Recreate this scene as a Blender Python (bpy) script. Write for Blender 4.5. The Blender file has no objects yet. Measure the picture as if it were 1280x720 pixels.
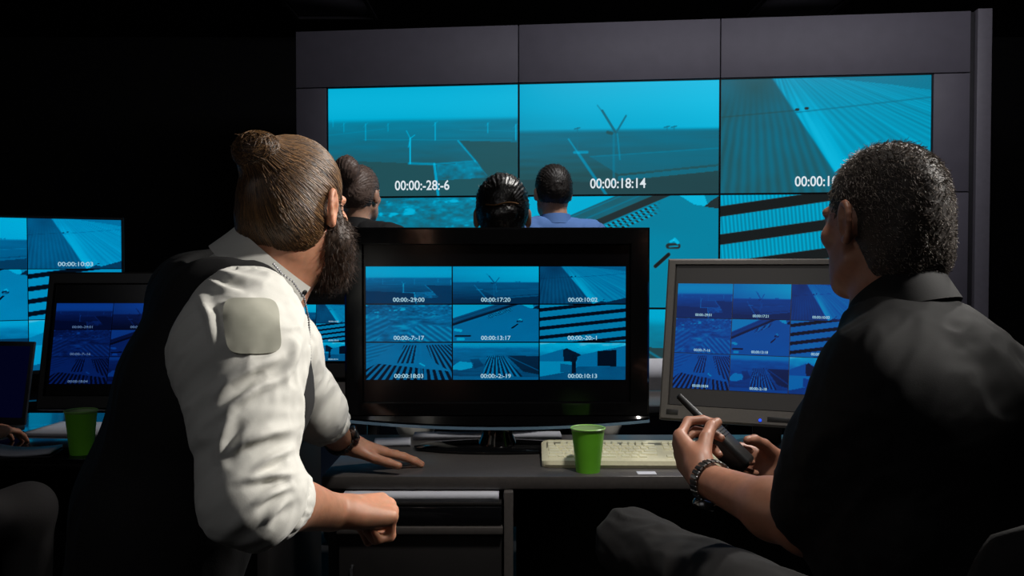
import bpy, bmesh, math, random
import numpy as np
from mathutils import Vector, Matrix
from mathutils.bvhtree import BVHTree

random.seed(7)
RNG = np.random.default_rng(7)
SC = bpy.context.scene
COL = SC.collection
PI = math.pi

# ------------------------------------------------------------------ camera geometry
CAM = np.array([0.0, 0.0, 1.24])
FPX = 1150.0
PITCH = math.radians(-1.494)


def P(px, py, d):
    """a place in the room: where the sight line through a frame pixel is d metres away from the camera along Y"""
    x, y, z = (px - 640) / FPX, 1.0, -(py - 360) / FPX
    c, s = math.cos(PITCH), math.sin(PITCH)
    y2, z2 = y * c - z * s, y * s + z * c
    k = d / y2
    return np.array([x * k, d, CAM[2] + z2 * k])


def V(*a):
    return np.array(a, float)


def nrm(v):
    v = np.asarray(v, float)
    return v / max(1e-9, np.linalg.norm(v))


# ------------------------------------------------------------------ materials
def lin(c):
    return tuple(((v / 255) / 12.92 if v / 255 <= 0.04045 else ((v / 255 + 0.055) / 1.055) ** 2.4) for v in c)


MATS = {}


def mat(name, rgb, rough=0.5, metal=0.0, var=0.12, scale=40.0, bump=0.0, spec=0.5, sheen=0.0, sss=0.0, coat=0.0, stretch=None, rgb2=None, emit=None):
    """procedural principled material; rgb in 0-255"""
    if name in MATS:
        return MATS[name]
    m = bpy.data.materials.new(name)
    m.use_nodes = True
    nt = m.node_tree
    b = nt.nodes['Principled BSDF']
    c = lin(rgb)
    tc = nt.nodes.new('ShaderNodeTexCoord')
    mp = nt.nodes.new('ShaderNodeMapping')
    if stretch:
        mp.inputs['Scale'].default_value = stretch
    nz = nt.nodes.new('ShaderNodeTexNoise')
    nz.inputs['Scale'].default_value = scale
    nz.inputs['Detail'].default_value = 4
    nt.links.new(tc.outputs['Object'], mp.inputs['Vector'])
    nt.links.new(mp.outputs['Vector'], nz.inputs['Vector'])
    rp = nt.nodes.new('ShaderNodeValToRGB')
    c2 = lin(rgb2) if rgb2 else tuple(min(1, v * (1 + var)) for v in c)
    c1 = c if rgb2 else tuple(v * (1 - var) for v in c)
    rp.color_ramp.elements[0].position = 0.3
    rp.color_ramp.elements[1].position = 0.7
    rp.color_ramp.elements[0].color = (*c1, 1)
    rp.color_ramp.elements[1].color = (*c2, 1)
    nt.links.new(nz.outputs['Fac'], rp.inputs['Fac'])
    nt.links.new(rp.outputs['Color'], b.inputs['Base Color'])
    b.inputs['Roughness'].default_value = rough
    b.inputs['Metallic'].default_value = metal
    b.inputs['Specular IOR Level'].default_value = spec
    if sheen:
        b.inputs['Sheen Weight'].default_value = sheen
    if coat:
        b.inputs['Coat Weight'].default_value = coat
        b.inputs['Coat Roughness'].default_value = 0.05
    if sss:
        b.inputs['Subsurface Weight'].default_value = sss
        b.inputs['Subsurface Radius'].default_value = (1.0, 0.25, 0.12)
        b.inputs['Subsurface Scale'].default_value = 0.012
    if bump:
        bp = nt.nodes.new('ShaderNodeBump')
        bp.inputs['Strength'].default_value = bump
        bp.inputs['Distance'].default_value = 0.002
        nt.links.new(nz.outputs['Fac'], bp.inputs['Height'])
        nt.links.new(bp.outputs['Normal'], b.inputs['Normal'])
    if emit:
        b.inputs['Emission Color'].default_value = (*lin(emit), 1)
        b.inputs['Emission Strength'].default_value = 1.0
    MATS[name] = m
    return m


def hair_mat(name, cols, rough=0.45, spec=0.5):
    if name in MATS:
        return MATS[name]
    m = bpy.data.materials.new(name)
    m.use_nodes = True
    nt = m.node_tree
    b = nt.nodes['Principled BSDF']
    g = nt.nodes.new('ShaderNodeNewGeometry')
    rp = nt.nodes.new('ShaderNodeValToRGB')
    el = rp.color_ramp.elements
    while len(el) < len(cols):
        el.new(0.5)
    for i, c in enumerate(cols):
        el[i].position = i / max(1, len(cols) - 1)
        el[i].color = (*lin(c), 1)
    nt.links.new(g.outputs['Random Per Island'], rp.inputs['Fac'])
    nt.links.new(rp.outputs['Color'], b.inputs['Base Color'])
    b.inputs['Roughness'].default_value = rough
    b.inputs['Specular IOR Level'].default_value = spec
    MATS[name] = m
    return m


def screen_mat(name, ramp, strength=1.0, gloss=0.015):
    """a lit display: the picture's brightness (a mesh attribute) through the display's own colour response"""
    if name in MATS:
        return MATS[name]
    m = bpy.data.materials.new(name)
    m.use_nodes = True
    nt = m.node_tree
    nt.nodes.remove(nt.nodes['Principled BSDF'])
    out = nt.nodes['Material Output']
    at = nt.nodes.new('ShaderNodeAttribute')
    at.attribute_name = 'luma'
    rp = nt.nodes.new('ShaderNodeValToRGB')
    el = rp.color_ramp.elements
    while len(el) < len(ramp):
        el.new(0.5)
    for i, (p, c) in enumerate(ramp):
        el[i].position = p
        el[i].color = (*lin(c), 1)
    em = nt.nodes.new('ShaderNodeEmission')
    em.inputs['Strength'].default_value = strength
    gl = nt.nodes.new('ShaderNodeBsdfGlossy')
    gl.inputs['Roughness'].default_value = 0.25
    gl.inputs['Color'].default_value = (gloss, gloss, gloss, 1)
    ad = nt.nodes.new('ShaderNodeAddShader')
    nt.links.new(at.outputs['Fac'], rp.inputs['Fac'])
    nt.links.new(rp.outputs['Color'], em.inputs['Color'])
    nt.links.new(em.outputs[0], ad.inputs[0])
    nt.links.new(gl.outputs[0], ad.inputs[1])
    nt.links.new(ad.outputs[0], out.inputs['Surface'])
    MATS[name] = m
    return m


def emit_mat(name, rgb, s=1.0):
    if name in MATS:
        return MATS[name]
    m = bpy.data.materials.new(name)
    m.use_nodes = True
    nt = m.node_tree
    nt.nodes.remove(nt.nodes['Principled BSDF'])
    em = nt.nodes.new('ShaderNodeEmission')
    em.inputs['Color'].default_value = (*lin(rgb), 1)
    em.inputs['Strength'].default_value = s
    nt.links.new(em.outputs[0], nt.nodes['Material Output'].inputs['Surface'])
    MATS[name] = m
    return m


# ------------------------------------------------------------------ objects
def tag(o, label=None, cat=None, group=None, kind=None):
    if label:
        o['label'] = label
    if cat:
        o['category'] = cat
    if group:
        o['group'] = group
    if kind:
        o['kind'] = kind
    return o


def thing(name, label, cat, loc=(0, 0, 0), rz=0.0, group=None):
    o = bpy.data.objects.new(name, None)
    o.empty_display_size = 0.05
    COL.objects.link(o)
    o.location = Vector(loc)
    o.rotation_euler = (0, 0, rz)
    return tag(o, label, cat, group)


def link(name, me, mats, parent=None, smooth=True, angle=None):
    for m in (mats if isinstance(mats, (list, tuple)) else [mats]):
        me.materials.append(m)
    o = bpy.data.objects.new(name, me)
    COL.objects.link(o)
    if parent is not None:
        o.parent = parent
    if smooth:
        me.polygons.foreach_set('use_smooth', np.ones(len(me.polygons), bool))
        if angle:
            me.set_sharp_from_angle(angle=math.radians(angle))
    return o


def from_bm(name, bm, mats, parent=None, smooth=True, angle=35):
    bmesh.ops.recalc_face_normals(bm, faces=bm.faces[:])
    me = bpy.data.meshes.new(name)
    bm.to_mesh(me)
    bm.free()
    return link(name, me, mats, parent, smooth, angle)


def raw(name, v, f, mats, parent=None, smooth=True, angle=None, off=None):
    """mesh from numpy vertices and an (n,4) or (n,3) face array"""
    v = np.asarray(v, np.float32)
    if off is not None:
        v = v - np.asarray(off, np.float32)
    f = np.asarray(f, np.int32)
    k = f.shape[1]
    me = bpy.data.meshes.new(name)
    me.vertices.add(len(v))
    me.vertices.foreach_set('co', v.ravel())
    me.loops.add(f.size)
    me.loops.foreach_set('vertex_index', f.ravel())
    me.polygons.add(len(f))
    me.polygons.foreach_set('loop_start', np.arange(0, f.size, k, dtype=np.int32))
    me.update(calc_edges=True)
    me.validate()
    return link(name, me, mats, parent, smooth, angle)


# ------------------------------------------------------------------ bmesh shapes
def xf(verts, M):
    if M is not None:
        for v in verts:
            v.co = M @ v.co


def add_box(bm, c, s, bev=0.0, M=None, seg=2):
    r = bmesh.ops.create_cube(bm, size=1.0)
    vs = r['verts']
    for v in vs:
        v.co = Vector((v.co.x * s[0] + c[0], v.co.y * s[1] + c[1], v.co.z * s[2] + c[2]))
    if bev > 0:
        es = list({e for v in vs for e in v.link_edges})
        rr = bmesh.ops.bevel(bm, geom=es, offset=bev, segments=seg, affect='EDGES', profile=0.5)
        vs = list({v for f in rr['faces'] for v in f.verts} | {v for v in vs if v.is_valid})
    xf(vs, M)
    return vs


def add_lathe(bm, prof, seg=32, c=(0, 0, 0), M=None, cap=True):
    rings = []
    allv = []
    for r, z in prof:
        ring = [bm.verts.new((c[0] + r * math.cos(2 * PI * i / seg), c[1] + r * math.sin(2 * PI * i / seg), c[2] + z)) for i in range(seg)]
        rings.append(ring)
        allv += ring
    for a, b in zip(rings, rings[1:]):
        for i in range(seg):
            bm.faces.new((a[i], a[(i + 1) % seg], b[(i + 1) % seg], b[i]))
    if cap:
        bm.faces.new(rings[0][::-1])
        bm.faces.new(rings[-1])
    xf(allv, M)
    return allv


def add_tube(bm, pts, r, seg=8, M=None):
    pts = [Vector(p) for p in pts]
    rs = r if isinstance(r, (list, tuple)) else [r] * len(pts)
    rings = []
    up = Vector((0.13, 0.21, 0.97))
    for i, p in enumerate(pts):
        t = (pts[min(i + 1, len(pts) - 1)] - pts[max(i - 1, 0)]).normalized()
        a = t.cross(up)
        if a.length < 1e-3:
            a = t.cross(Vector((1, 0, 0)))
        a.normalize()
        b = t.cross(a)
        rings.append([bm.verts.new(p + (a * math.cos(2 * PI * k / seg) + b * math.sin(2 * PI * k / seg)) * rs[i]) for k in range(seg)])
    for a, b in zip(rings, rings[1:]):
        for i in range(seg):
            bm.faces.new((a[i], a[(i + 1) % seg], b[(i + 1) % seg], b[i]))
    bm.faces.new(rings[0][::-1])
    bm.faces.new(rings[-1])
    vs = [v for ring in rings for v in ring]
    xf(vs, M)
    return vs


def add_ring_frame(bm, x0, x1, z0, z1, ix0, ix1, iz0, iz1, y0, y1, M=None, chamfer=0.004):
    """a picture-frame prism: outer and inner rectangles, front at y0, back at y1, with a sloped inner lip"""
    def rect(a, b, c, d, y):
        return [bm.verts.new((a, y, c)), bm.verts.new((b, y, c)), bm.verts.new((b, y, d)), bm.verts.new((a, y, d))]
    ch = chamfer
    o1 = rect(x0, x1, z0, z1, y0 + ch)
    o0 = rect(x0 + ch, x1 - ch, z0 + ch, z1 - ch, y0)
    i0 = rect(ix0 - ch * 0.5, ix1 + ch * 0.5, iz0 - ch * 0.5, iz1 + ch * 0.5, y0)
    i1 = rect(ix0, ix1, iz0, iz1, y1)
    ob = rect(x0, x1, z0, z1, y1)
    seqs = [ob, o1, o0, i0, i1, ob]
    for a, b in zip(seqs, seqs[1:]):
        for k in range(4):
            bm.faces.new((a[k], a[(k + 1) % 4], b[(k + 1) % 4], b[k]))
    vs = [v for s in seqs[:-1] for v in s]
    xf(vs, M)
    return vs


def rib(path, w, t, up=(0, 0, 1)):
    """flat strap along path: (verts, quads)"""
    pass


# ------------------------------------------------------------------ noise
def _hash(i, j, k):
    n = (i * 73856093) ^ (j * 19349663) ^ (k * 83492791)
    n = (n ^ (n >> 13)) * 1274126177
    n = n & 0x7fffffff
    return (n % 10007) / 10007.0


def vnoise(p):
    p = np.asarray(p, float)
    f = np.floor(p)
    i = f.astype(np.int64)
    t = p - f
    t = t * t * (3 - 2 * t)
    out = 0
    for dx in (0, 1):
        for dy in (0, 1):
            for dz in (0, 1):
                w = (t[..., 0] if dx else 1 - t[..., 0]) * (t[..., 1] if dy else 1 - t[..., 1]) * (t[..., 2] if dz else 1 - t[..., 2])
                out = out + w * _hash(i[..., 0] + dx, i[..., 1] + dy, i[..., 2] + dz)
    return out


def fbm(p, o=3):
    s, a, tot = 0, 1.0, 0
    for _ in range(o):
        s = s + a * vnoise(p)
        tot += a
        p = p * 2.03 + 11.7
        a *= 0.5
    return s / tot


# ------------------------------------------------------------------ implicit bodies
class Body:
    """smoothly blended round cones and ellipsoids turned into ONE closed surface"""

    def __init__(s):
        s.ops = []

    def rc(s, a, b, ra, rb=None, k=0.02, sub=False):
        s.ops.append(('rc', np.asarray(a, float), np.asarray(b, float), ra, ra if rb is None else rb, k, sub))
        return s

    def chain(s, pts, rs, k=0.02):
        for i in range(len(pts) - 1):
            s.rc(pts[i], pts[i + 1], rs[i], rs[i + 1], k)
        return s

    def el(s, c, r, R=None, k=0.02, sub=False):
        s.ops.append(('el', np.asarray(c, float), np.asarray(r, float), np.eye(3) if R is None else np.asarray(R, float), None, k, sub))
        return s

    def cut(s, p, n, k=0.0):
        """remove what lies on the side n points to"""
        s.ops.append(('cut', np.asarray(p, float), nrm(n), None, None, k, True))
        return s

    def copy(s):
        b = Body()
        b.ops = list(s.ops)
        return b

    def mesh(s, vox, smooth=1):
        lo, hi = np.full(3, 1e9), np.full(3, -1e9)
        bbs = []
        for o in s.ops:
            if o[0] == 'rc':
                l = np.minimum(o[1] - o[3], o[2] - o[4])
                h = np.maximum(o[1] + o[3], o[2] + o[4])
            elif o[0] == 'el':
                e = np.sqrt(((o[3] * o[2][None, :]) ** 2).sum(1))
                l, h = o[1] - e, o[1] + e
            else:
                bbs.append(None)
                continue
            bbs.append((l, h))
            if not o[6]:
                lo, hi = np.minimum(lo, l), np.maximum(hi, h)
        lo -= 4 * vox
        hi += 4 * vox
        n = np.ceil((hi - lo) / vox).astype(int) + 1
        F = np.full(n, 0.5, np.float32)
        ax = [lo[i] + vox * np.arange(n[i]) for i in range(3)]
        for o, bb in zip(s.ops, bbs):
            kind, A, B, ra, rb, k, sub = o
            if bb is None:
                d = ((ax[0] - A[0]) * B[0])[:, None, None] + ((ax[1] - A[1]) * B[1])[None, :, None] + ((ax[2] - A[2]) * B[2])[None, None, :]
                F = np.maximum(F, d.astype(np.float32))
                continue
            m = k + 3 * vox
            i0 = np.clip(np.floor((bb[0] - m - lo) / vox).astype(int), 0, n)
            i1 = np.clip(np.ceil((bb[1] + m - lo) / vox).astype(int) + 1, 0, n)
            if np.any(i1 <= i0):
                continue
            X = ax[0][i0[0]:i1[0]][:, None, None]
            Y = ax[1][i0[1]:i1[1]][None, :, None]
            Z = ax[2][i0[2]:i1[2]][None, None, :]
            if kind == 'rc':
                ba = B - A
                L2 = max(1e-12, float(ba @ ba))
                t = np.clip(((X - A[0]) * ba[0] + (Y - A[1]) * ba[1] + (Z - A[2]) * ba[2]) / L2, 0, 1)
                d = np.sqrt((X - A[0] - t * ba[0]) ** 2 + (Y - A[1] - t * ba[1]) ** 2 + (Z - A[2] - t * ba[2]) ** 2) - (ra + t * (rb - ra))
            else:
                R = ra
                q = [(X - A[0]) * R[0, j] + (Y - A[1]) * R[1, j] + (Z - A[2]) * R[2, j] for j in range(3)]
                k0 = np.sqrt(sum((q[j] / B[j]) ** 2 for j in range(3)))
                k1 = np.sqrt(sum((q[j] / B[j] ** 2) ** 2 for j in range(3))) + 1e-9
                d = k0 * (k0 - 1) / k1
            S = F[i0[0]:i1[0], i0[1]:i1[1], i0[2]:i1[2]]
            d = d.astype(np.float32)
            if sub:
                h = np.maximum(k - np.abs(-S - d), 0) / max(k, 1e-6)
                S[...] = -(np.minimum(-S, d) - h * h * k * 0.25)
            else:
                h = np.maximum(k - np.abs(S - d), 0) / max(k, 1e-6)
                S[...] = np.minimum(S, d) - h * h * k * 0.25
        return nets(F, lo, vox, smooth)


def nets(F, lo, vox, smooth):
    s = F < 0
    nx, ny, nz = F.shape
    cnt = np.zeros((nx - 1, ny - 1, nz - 1), np.int8)
    for dx in (0, 1):
        for dy in (0, 1):
            for dz in (0, 1):
                cnt += s[dx:nx - 1 + dx, dy:ny - 1 + dy, dz:nz - 1 + dz]
    act = (cnt > 0) & (cnt < 8)
    idx = np.argwhere(act)
    vid = np.full(act.shape, -1, np.int32)
    vid[act] = np.arange(len(idx), dtype=np.int32)
    corners = np.array([(a, b, c) for a in (0, 1) for b in (0, 1) for c in (0, 1)])
    vals = np.stack([F[idx[:, 0] + c[0], idx[:, 1] + c[1], idx[:, 2] + c[2]] for c in corners], 1)
    acc = np.zeros((len(idx), 3))
    num = np.zeros(len(idx))
    for i in range(8):
        for j in range(i + 1, 8):
            if np.abs(corners[i] - corners[j]).sum() != 1:
                continue
            x = (vals[:, i] < 0) != (vals[:, j] < 0)
            t = np.where(x, vals[:, i] / np.where(x, vals[:, i] - vals[:, j], 1), 0)
            p = corners[i][None, :] + t[:, None] * (corners[j] - corners[i])[None, :]
            acc += np.where(x[:, None], p, 0)
            num += x
    v = lo + vox * (idx + acc / num[:, None])
    quads = []
    for axis in range(3):
        sl0 = [slice(None)] * 3
        sl1 = [slice(None)] * 3
        sl0[axis] = slice(0, -1)
        sl1[axis] = slice(1, None)
        a, b = s[tuple(sl0)], s[tuple(sl1)]
        e = np.argwhere(a != b)
        u, w = [k for k in range(3) if k != axis]
        ok = (e[:, u] > 0) & (e[:, w] > 0) & (e[:, u] < F.shape[u] - 1) & (e[:, w] < F.shape[w] - 1)
        e = e[ok]
        inside = a[e[:, 0], e[:, 1], e[:, 2]]
        def cell(du, dw):
            q = e.copy()
            q[:, u] += du
            q[:, w] += dw
            return vid[q[:, 0], q[:, 1], q[:, 2]]
        q = np.stack([cell(-1, -1), cell(0, -1), cell(0, 0), cell(-1, 0)], 1)
        flip = inside if axis != 1 else ~inside
        q = np.where(flip[:, None], q, q[:, ::-1])
        quads.append(q)
    f = np.concatenate(quads)
    f = f[(f >= 0).all(1)]
    # keep the largest connected pieces only (drop crumbs)
    for _ in range(smooth):
        ss = np.zeros_like(v)
        c = np.zeros(len(v))
        for a, b in ((0, 1), (1, 2), (2, 3), (3, 0)):
            for q, w in ((a, b), (b, a)):
                np.add.at(c, f[:, q], 1)
                for k in range(3):
                    ss[:, k] += np.bincount(f[:, q], weights=v[f[:, w], k], minlength=len(v))
        v = 0.4 * v + 0.6 * ss / np.maximum(c, 1)[:, None]
    return v, f


def normals(v, f):
    n = np.cross(v[f[:, 2]] - v[f[:, 0]], v[f[:, 3]] - v[f[:, 1]])
    vn = np.zeros_like(v)
    for k in range(4):
        for j in range(3):
            vn[:, j] += np.bincount(f[:, k], weights=n[:, j], minlength=len(v))
    return vn / np.maximum(1e-12, np.linalg.norm(vn, axis=1))[:, None]


def folds(v, f, amp, scale, axis=None, squeeze=0.35, seed=0.0, mask=None):
    """cloth folds: ridged noise pushed along the normals; axis = direction the folds run along"""
    q = v * scale
    if axis is not None:
        a = nrm(axis)
        q = q - (q @ a)[:, None] * a[None, :] * (1 - squeeze)
    q = q + seed
    warp = fbm(q * 0.7 + 5.1, 2)[:, None] * 1.2
    r = fbm(q + warp, 3)
    ridge = 1 - np.abs(2 * r - 1) * 2.2
    d = amp * (np.clip(ridge, -0.6, 1) - 0.35)
    if mask is not None:
        d = d * mask
    return v + normals(v, f) * d[:, None]


def strands(paths, r0, r1):
    """thin three-sided hairs along paths (N,M,3)"""
    paths = np.asarray(paths, float)
    N, M, _ = paths.shape
    t = np.gradient(paths, axis=1)
    t /= np.maximum(1e-9, np.linalg.norm(t, axis=2))[..., None]
    ref = nrm((0.31, 0.52, 0.79))
    a = np.cross(t, ref)
    a /= np.maximum(1e-9, np.linalg.norm(a, axis=2))[..., None]
    b = np.cross(t, a)
    r = np.linspace(r0, r1, M)[None, :, None]
    rings = [paths + (a * math.cos(2 * PI * k / 3) + b * math.sin(2 * PI * k / 3)) * r for k in range(3)]
    v = np.stack(rings, 2).reshape(-1, 3)
    base = (np.arange(N) * M * 3)[:, None, None]
    m = (np.arange(M - 1) * 3)[None, :, None]
    k = np.arange(3)[None, None, :]
    k2 = (k + 1) % 3
    f = np.stack([base + m + k, base + m + k2, base + m + 3 + k2, base + m + 3 + k], -1).reshape(-1, 4)
    return v, f
# ------------------------------------------------------------------ what the cameras show (brightness pictures, 0..1)
def seg(U, W, x0, y0, x1, y1, w, soft=0.003):
    asp = 0.5625
    dx, dy = x1 - x0, (y1 - y0) * asp
    px, py = U - x0, (W - y0) * asp
    t = np.clip((px * dx + py * dy) / max(1e-9, dx * dx + dy * dy), 0, 1)
    d = np.sqrt((px - t * dx) ** 2 + (py - t * dy) ** 2)
    return np.clip((w - d) / soft + 0.5, 0, 1)


def sm(a, b, x):
    t = np.clip((x - a) / (b - a), 0, 1)
    return t * t * (3 - 2 * t)


def mix(a, b, t):
    return a * (1 - t) + b * t


def n2(U, W, sx, sy, s=0.0, o=3):
    return fbm(np.stack([U * sx + s, W * sy + s * 0.7, np.full_like(U, s)], -1), o)


def poly(U, W, pts):
    """inside test of a polygon"""
    ins = np.zeros(U.shape, bool)
    n = len(pts)
    for i in range(n):
        x0, y0 = pts[i]
        x1, y1 = pts[(i + 1) % n]
        c = ((y0 > W) != (y1 > W)) & (U < (x1 - x0) * (W - y0) / ((y1 - y0) if abs(y1 - y0) > 1e-9 else 1e-9) + x0)
        ins ^= c
    return ins.astype(float)


def feed(k, U, W):
    if k == 0:      # plain with wind turbines and field roads
        g = mix(0.57, 0.40, sm(0.32, 0.75, W)) + 0.08 * (n2(U, W, 5, 22, 3) - 0.5)
        g = mix(g, 0.34, poly(U, W, [(0, .66), (.45, .70), (.565, .72), (.585, 1.01), (0, 1.01)]) * 0.9)
        g = mix(g, 0.36, poly(U, W, [(.70, .5), (1, .52), (1, 1), (.6, 1), (.58, .86), (.84, .84), (.79, .7)]) * 0.9)
        g = mix(g, 0.30 + 0.55 * n2(U, W, 24, 26, 9), poly(U, W, [(.58, .72), (.79, .69), (.84, .84), (.58, .86)]) * 0.75)
        sky = 0.76 + 0.05 * np.sin(W * 9 + 0.4)
        L = mix(sky, g, sm(0.27, 0.34, W))
        for x0, y0, x1, y1, w, a in ((.43, .70, .565, .71, .006, .55), (.565, .71, .585, 1.0, .007, .75), (.565, .71, .78, .685, .004, .5), (.69, .5, .78, .685, .0045, .6), (.78, .685, .84, .82, .003, .3), (.19, .475, .97, .50, .0022, .3), (0, .43, .3, .38, .002, .2), (.7, .40, 1, .42, .002, .25)):
            L = mix(L, 0.82, a * seg(U, W, x0, y0, x1, y1, w))
        L = mix(L, 0.86, 0.9 * seg(U, W, .438, .47, .437, .70, .0042))
        for x1, y1 in ((.418, .40), (.462, .44), (.428, .55)):
            L = mix(L, 0.84, 0.7 * seg(U, W, .438, .47, x1, y1, .0026))
        for x, a, b, al in ((.2, .33, .48, .7), (.57, .33, .49, .75), (.083, .32, .40, .45), (.32, .33, .40, .4), (.845, .34, .43, .55), (.99, .36, .5, .7), (.025, .28, .35, .35)):
            L = mix(L, 0.82, al * seg(U, W, x, a, x, b, .003))
            L = mix(L, 0.8, al * 0.7 * seg(U, W, x - .012, a + .03, x + .012, a - .01, .0015))
        return L
    if k == 1:      # big turbine over a dark plain
        sky = mix(0.74, 0.87, U) - 0.05 * sm(.15, .4, W)
        g = mix(0.48, 0.33, sm(0.46, 0.95, W)) + 0.07 * (n2(U, W, 4, 30, 6) - 0.5)
        g = mix(g, 0.30, poly(U, W, [(0, .86), (.44, .9), (1, .80), (1, 1), (0, 1)]) * 0.8)
        g = mix(g, 0.50, poly(U, W, [(.36, .66), (1, .60), (1, .74), (.5, .82)]) * 0.6)
        g = mix(g, 0.52, poly(U, W, [(.5, .84), (1, .76), (1, .80), (.5, .88)]) * 0.7)
        L = mix(sky, g, sm(0.40, 0.455, W))
        for x0, y0, x1, y1, w, a in ((.25, .5, .30, .63, .004, .7), (.28, .62, .345, .62, .007, .7), (.30, .63, .44, 1.0, .007, .65), (.36, .66, 1, .60, .003, .3)):
            L = mix(L, 0.74, a * seg(U, W, x0, y0, x1, y1, w))
        L = mix(L, 0.66, 0.75 * seg(U, W, .497, .46, .51, .69, .0035))
        L = mix(L, 0.62, 0.4 * seg(U, W, .478, .46, .48, .9, .006))
        L = mix(L, 0.40, 0.85 * seg(U, W, .487, .445, .42, .25, .0055))
        L = mix(L, 0.42, 0.6 * seg(U, W, .43, .28, .395, .2, .0025))
        L = mix(L, 0.45, 0.8 * seg(U, W, .492, .445, .54, .30, .0045))
        L = mix(L, 0.34, 0.9 * seg(U, W, .448, .445, .468, .455, .008))
        for x, a, b in ((.295, .40, .60), (.745, .40, .56), (.78, .40, .45)):
            L = mix(L, 0.5, 0.6 * seg(U, W, x, a, x, b, .003))
            L = mix(L, 0.4, 0.6 * seg(U, W, x - .014, a + .01, x + .012, a, .003))
        return L
    if k == 2:      # ploughed rows beside a pale strip
        a = np.arctan2(U - 0.16, W + 0.75)
        rows = 0.5 + 0.5 * np.sin(a * 210 + 3 * n2(U, W, 4, 3, 2))
        L = 0.40 + 0.065 * rows * sm(-.05, .6, W) + 0.10 * (n2(U, W, 6, 3, 4) - 0.5)
        edge = 0.25 + 0.29 * W / 0.8
        right = sm(-0.008, 0.008, U - edge)
        b = (U - 0.25) / np.maximum(0.02, W + 0.22)
        st = 0.5 + 0.5 * np.sin(b * 90)
        rr = 0.66 + 0.13 * np.exp(-((U - edge - 0.05) / 0.09) ** 2) * sm(0, .5, W) + 0.05 * (st - .5) + 0.12 * (n2(b * 6, W, 5, 2, 8) - .5)
        rr = mix(rr, 0.50, poly(U, W, [(.45, -.01), (1.01, -.01), (1.01, .13), (.8, .07)]) * 0.7)
        rr = mix(rr, 0.45, 0.5 * seg(U, W, .36, .30, 1, .19, .003))
        L = mix(L, rr, right)
        L = mix(L, 0.3, 0.5 * seg(U, W, 0, .33, .37, .28, .003))
        L = mix(L, 0.18, poly(U, W, [(.62, 1.01), (.72, .93), (.78, .96), (1.01, .84), (1.01, 1.01)]) * 0.75)
        for x, y in ((.365, .275), (.41, .265), (.74, .9)):
            L = mix(L, 0.2, seg(U, W, x, y, x + .008, y, .006))
        return L
    if k == 3:      # settlement and fields from the air
        L = 0.58 + 0.5 * (n2(U, W, 9, 16, 1, 4) - 0.5)
        L = mix(L, 0.55 + 0.5 * (n2(U, W, 34, 40, 5) - 0.5), sm(.5, .05, W) * 0.8)
        d = U * 0.9 - W * 0.55
        s1 = 0.5 + 0.5 * np.sin(d * 75)
        L = mix(L, 0.50 + 0.22 * s1, poly(U, W, [(.35, 1.01), (.62, .52), (1.01, .62), (1.01, 1.01)]) * 0.8)
        s2 = 0.5 + 0.5 * np.sin((U * 0.8 + W * 0.75) * 60)
        L = mix(L, 0.48 + 0.2 * s2, poly(U, W, [(0, .45), (.22, .28), (.3, .5), (.1, 1.01), (0, 1.01)]) * 0.7)
        L = mix(L, 0.40, poly(U, W, [(0, 0), (.45, 0), (.1, .12), (0, .3)]) * 0.5)
        L = mix(L, 0.80, sm(.62, .75, n2(U, W, 14, 18, 12)) * sm(.6, .1, W))
        return L
    if k == 4:      # long roof and bare yard with a small mast
        L = 0.60 + 0.05 * (n2(U, W, 3, 3, 2) - 0.5)
        t = W + (U - 0.0) * 0.75
        L = mix(L, 0.76, sm(0.37, 0.36, t))
        L = mix(L, 0.36 + 0.1 * n2(U, W, 9, 9, 4), sm(0.36, 0.37, t) * sm(0.575, 0.565, t))
        L = mix(L, 0.22, sm(0.50, 0.51, t) * sm(0.575, 0.565, t))
        for q in (0.385, 0.455):
            L = mix(L, 0.52, np.exp(-((t - q) / 0.007) ** 2))
        for q in (0.60, 0.635, 0.675):
            along = U * 0.9 - W * 0.7
            L = mix(L, np.where(np.sin(along * 190 + q * 40) > -0.2, 0.74, 0.12), np.exp(-((t - q) / 0.013) ** 4) * sm(.38, .42, U) * sm(.72, .66, U))
        L = mix(L, 0.83, poly(U, W, [(.80, -.01), (.93, -.01), (.95, .10), (.88, .08)]))
        L = mix(L, 0.22, poly(U, W, [(.97, .04), (1.01, .0), (1.01, .12), (.93, .1)]))
        L = mix(L, 0.12, seg(U, W, .69, .63, .755, .525, .009))
        L = mix(L, 0.20, seg(U, W, .755, .45, .80, .45, .014))
        L = mix(L, 0.82, seg(U, W, .785, .39, .80, .42, .008) + seg(U, W, .765, .41, .775, .40, .006) + .7 * seg(U, W, .76, .455, .80, .45, .004))
        L = mix(L, 0.82, seg(U, W, .03, .68, .09, .70, .02))
        L = mix(L, 0.14, seg(U, W, .03, .85, .2, .84, .012))
        L = mix(L, 0.8, seg(U, W, .06, .93, .12, .93, .02))
        return L
    if k == 5:      # corrugated roofs seen from above in dark-gapped bands
        t = (W + 0.25 * U + 0.056) / 0.25
        fr = t - np.floor(t)
        dark = sm(0.60, 0.63, fr) * sm(1.0, 0.97, fr)
        wav = 0.5 + 0.5 * np.sin((U - 0.05 * W) * 330)
        L = 0.68 + (0.075 if U.shape[1] > 200 else 0.0) * (wav - 0.5) * 2 + 0.06 * (n2(U, W, 3, 3, 3) - 0.5)
        L = mix(L, 0.12, dark)
        return L
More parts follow.
